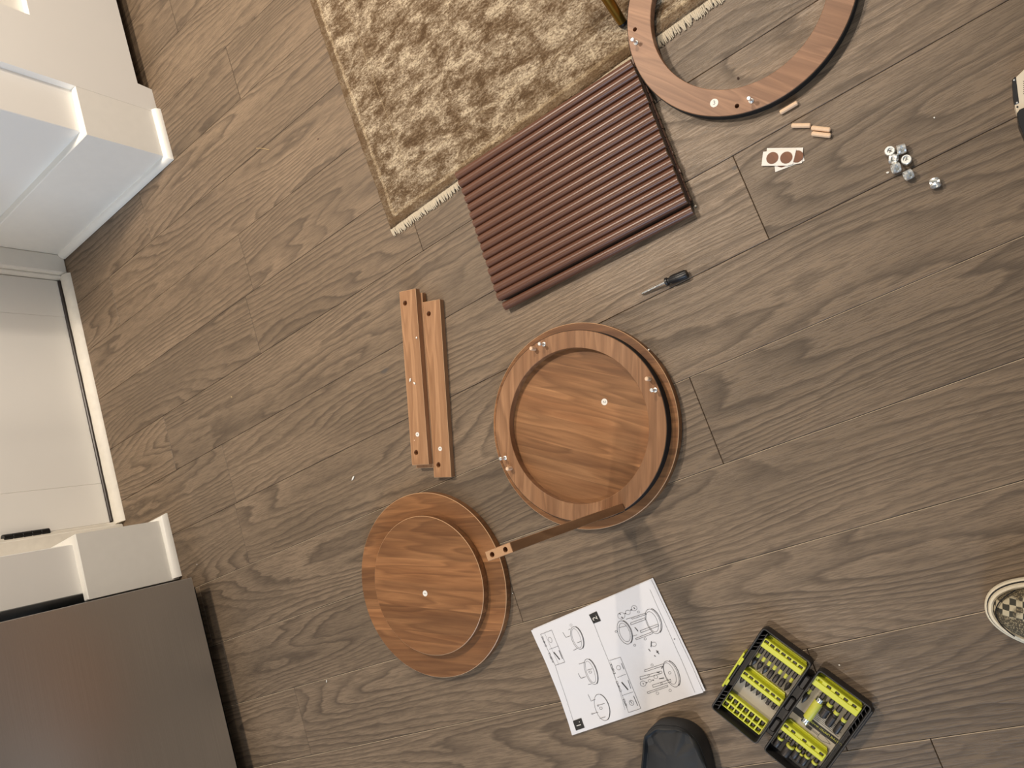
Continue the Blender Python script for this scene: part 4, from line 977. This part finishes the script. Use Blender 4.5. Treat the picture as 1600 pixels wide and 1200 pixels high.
# ================================================================== BLACK POUCH at the bottom edge
pc = at(1058, 1176, 0.02); PA = math.atan2(-0.926, -0.30)
pouch = empty('fabric_pouch', (pc.x, pc.y, 0), PA, 'soft black fabric pouch with rounded end and raised piped rim, at the bottom edge', 'pouch')
def po_outline(k, z, wob=0.0):
    out = []; n = 48
    for i in range(n):
        a = 2 * math.pi * i / n; c, s = math.cos(a), math.sin(a)
        x = (0.052 if c < 0 else 0.14) * (abs(c) ** 0.85) * (1 if c > 0 else -1); w = 0.0485 + 0.018 * max(0, min(1, (x + 0.02) / 0.12))
        y = w * (abs(s) ** 0.8) * (1 if s > 0 else -1)
        e = 1 + wob * (math.sin(5 * a) + 0.7 * math.sin(9 * a + 1))
        out.append((x * k * e + 0.004, y * k * e, z + wob * 0.05 * math.sin(7 * a) + wob * 0.04 * math.sin(11 * a + 2)))
    return out
bm = bmesh.new(); loft(bm, [po_outline(0.96, 0.0005), po_outline(1.0, 0.006), po_outline(1.0, 0.030, 0.006), po_outline(0.985, 0.036, 0.01)]); finish('side_wall', bm, 'slipper', pouch, 60)
bm = bmesh.new(); loft(bm, [po_outline(0.97, 0.0362, 0.012), po_outline(0.965, 0.0425, 0.030), po_outline(0.91, 0.0440, 0.040), po_outline(0.87, 0.0385, 0.034), po_outline(0.84, 0.0355, 0.02)]); finish('piped_rim', bm, 'slipper', pouch, 60)
bm = bmesh.new(); lp = [po_outline(0.845, 0.0355, 0.02), po_outline(0.7, 0.0375, 0.022), po_outline(0.45, 0.0405, 0.016), po_outline(0.2, 0.0425, 0)]; loft(bm, lp); finish('top_panel', bm, 'slipper', pouch, 60)

# ================================================================== HAND TOOL at the right edge
zt = 0.016
def wpoly(pts, z=zt): return [at(x, y, z) for x, y in pts]
q0 = at(1592, 150, zt); tool = empty('utility_tool', (q0.x, q0.y, 0), label='cream and black plastic hand tool with two small screws, cut off by the right edge', cat='tool')
def tpoly(name, pts, z0, z1, mat, lab=None, bev=0.0008):
    P = wpoly(pts); bm = bmesh.new(); pr = [(p.x - q0.x, p.y - q0.y) for p in P]
    ar = sum(a[0] * b_[1] - a[1] * b_[0] for a, b_ in zip(pr, pr[1:] + pr[:1]))
    if ar < 0: pr = pr[::-1]
    prism(bm, pr, z0, z1, bev=bev); return finish(name, bm, mat, tool, label=lab)
tpoly('body', [(1586.5, 121.5), (1600, 108.5), (1640, 95), (1668, 176), (1605, 166), (1589, 177), (1585.5, 164), (1592.5, 162.5)], 0.0002, 0.016, 'cream_plastic')
tpoly('black_guard', [(1581.5, 125), (1586.0, 119.5), (1588, 121), (1593, 161.5), (1585.5, 163.5), (1583, 150)], 0.0005, 0.0165, 'black_plastic', 'black side strip')
tpoly('grip', [(1589, 178), (1593, 172), (1605, 167), (1668, 178), (1690, 260), (1612, 240), (1601, 216), (1592, 196)], 0.0002, 0.019, 'black_plastic', 'black rubber grip')
for x, y, mt in ((1584.6, 125, 'zinc'), (1589.2, 160.3, 'zinc'), (1589.6, 167, 'black_metal')):
    q = at(x, y, 0.0165); bm = bmesh.new(); solid(bm, [(0, 0), (.0011, 0), (.0011, .0004), (.0006, .0007), (0, .0007)], 12); o = finish('screw', bm, mt, tool); o.location = (q.x - q0.x, q.y - q0.y, 0.0163)
bm = bmesh.new()
for i in range(7):
    a = at(1599, 128 + i * 3.2, zt); box(bm, a.x - q0.x, a.x - q0.x + 0.006, a.y - q0.y, a.y - q0.y + 0.0008, 0.0160, 0.0162)
finish('raised_marks', bm, 'ink', tool)

# ================================================================== CRUMBS AND FIBRES
def chip(label, x, y, z, s, el=1.0, ang=0, mat='chip', name='foam_crumb', cat='crumb', group='white crumbs', sup=None):
    p = at(x, y, z); bm = bmesh.new(); bmesh.ops.create_icosphere(bm, subdivisions=1, radius=1)
    for v in bm.verts: v.co *= random.uniform(0.75, 1.15)
    bmesh.ops.scale(bm, vec=(s * el, s, s * 0.45), verts=bm.verts)
    o = finish(name, bm, mat); o.location = (p.x, p.y, z + s * 0.42); o.rotation_euler = (0, 0, ang); tag(o, label, cat, group); return o
chip('white crumb near the upper end of the left bar', 651.3, 527.6, 0.0256, 0.0022)
chip('longer slanted white crumb halfway along the left bar', 641.3, 593.5, 0.0256, 0.0022, 2.0, rad(60))
chip('oval white crumb halfway along the left bar, beside the slanted one', 647.8, 598.5, 0.0256, 0.0023, 1.7, rad(-60))
chip('tiny orange crumb near the sticker of the left bar', 647.8, 688, 0.0256, 0.0012, 1.2, 0, 'dowel')
chip('white curl of foam on the floor left of the bars\' lower ends', 552, 747, 0, 0.0024, 2.6, rad(30))
chip('tiny white sliver on a plank seam below the large round board', 510.5, 1064, 0, 0.0012, 3.4, rad(-110))
chip('white speck on the rim of the lower round board, beside the tray', 1013.5, 546.5, 0.0163, 0.0016)
chip('grey speck on the floor just off the mat corner', 1087, 322, 0, 0.0022, 1.1, 0, 'cream_plastic')
chip('white speck on the floor beside the cam lock pile', 1387, 269.5, 0, 0.0016, 1.4, 0)
chip('white speck on the floor right of the stacked round boards', 801, 927, 0, 0.0012)
chip('white speck on the floor near the wall end and refrigerator', 308, 882, 0, 0.0014)
chip('white speck on the floor above the bit case', 1311.5, 1039, 0, 0.0013)
chip('pale fleck on the floor between bars and door', 362, 620, 0, 0.0014, 2.4, rad(-30), 'straw')
chip('white speck on the floor between the ring and the right edge', 1460, 184, 0, 0.0013)
chip('brown crumb on the floor left of the rug', 497, 217, 0, 0.0018, 1.2, 0.4, 'slat')
chip('dark crumb on the floor inside the ring board', 1153.5, 122.5, 0, 0.0020, 1.2, 0.4, 'slat_dark')
bm = bmesh.new(); a = at(400.5, 231.5, 0.0008); b_ = at(421, 234, 0.0008); mid = (a + b_) / 2 + Vector((0, 0.001, 0.0012))
tube(bm, [Vector((0, 0, 0)), mid - a, b_ - a], 0.0006, 6); o = finish('straw_fibre', bm, 'straw', None, 60); o.location = a; tag(o, 'thin straw-coloured fibre on the floor between wall end and rug', 'fibre')

# ------------------------------------------------------------------ bring everything to real size
S_ = Matrix.Scale(K, 4)
for me in bpy.data.meshes:
    if me.users: me.transform(S_)
for o in bpy.data.objects:
    if o.type in {'MESH', 'EMPTY'}: o.location = o.location * K
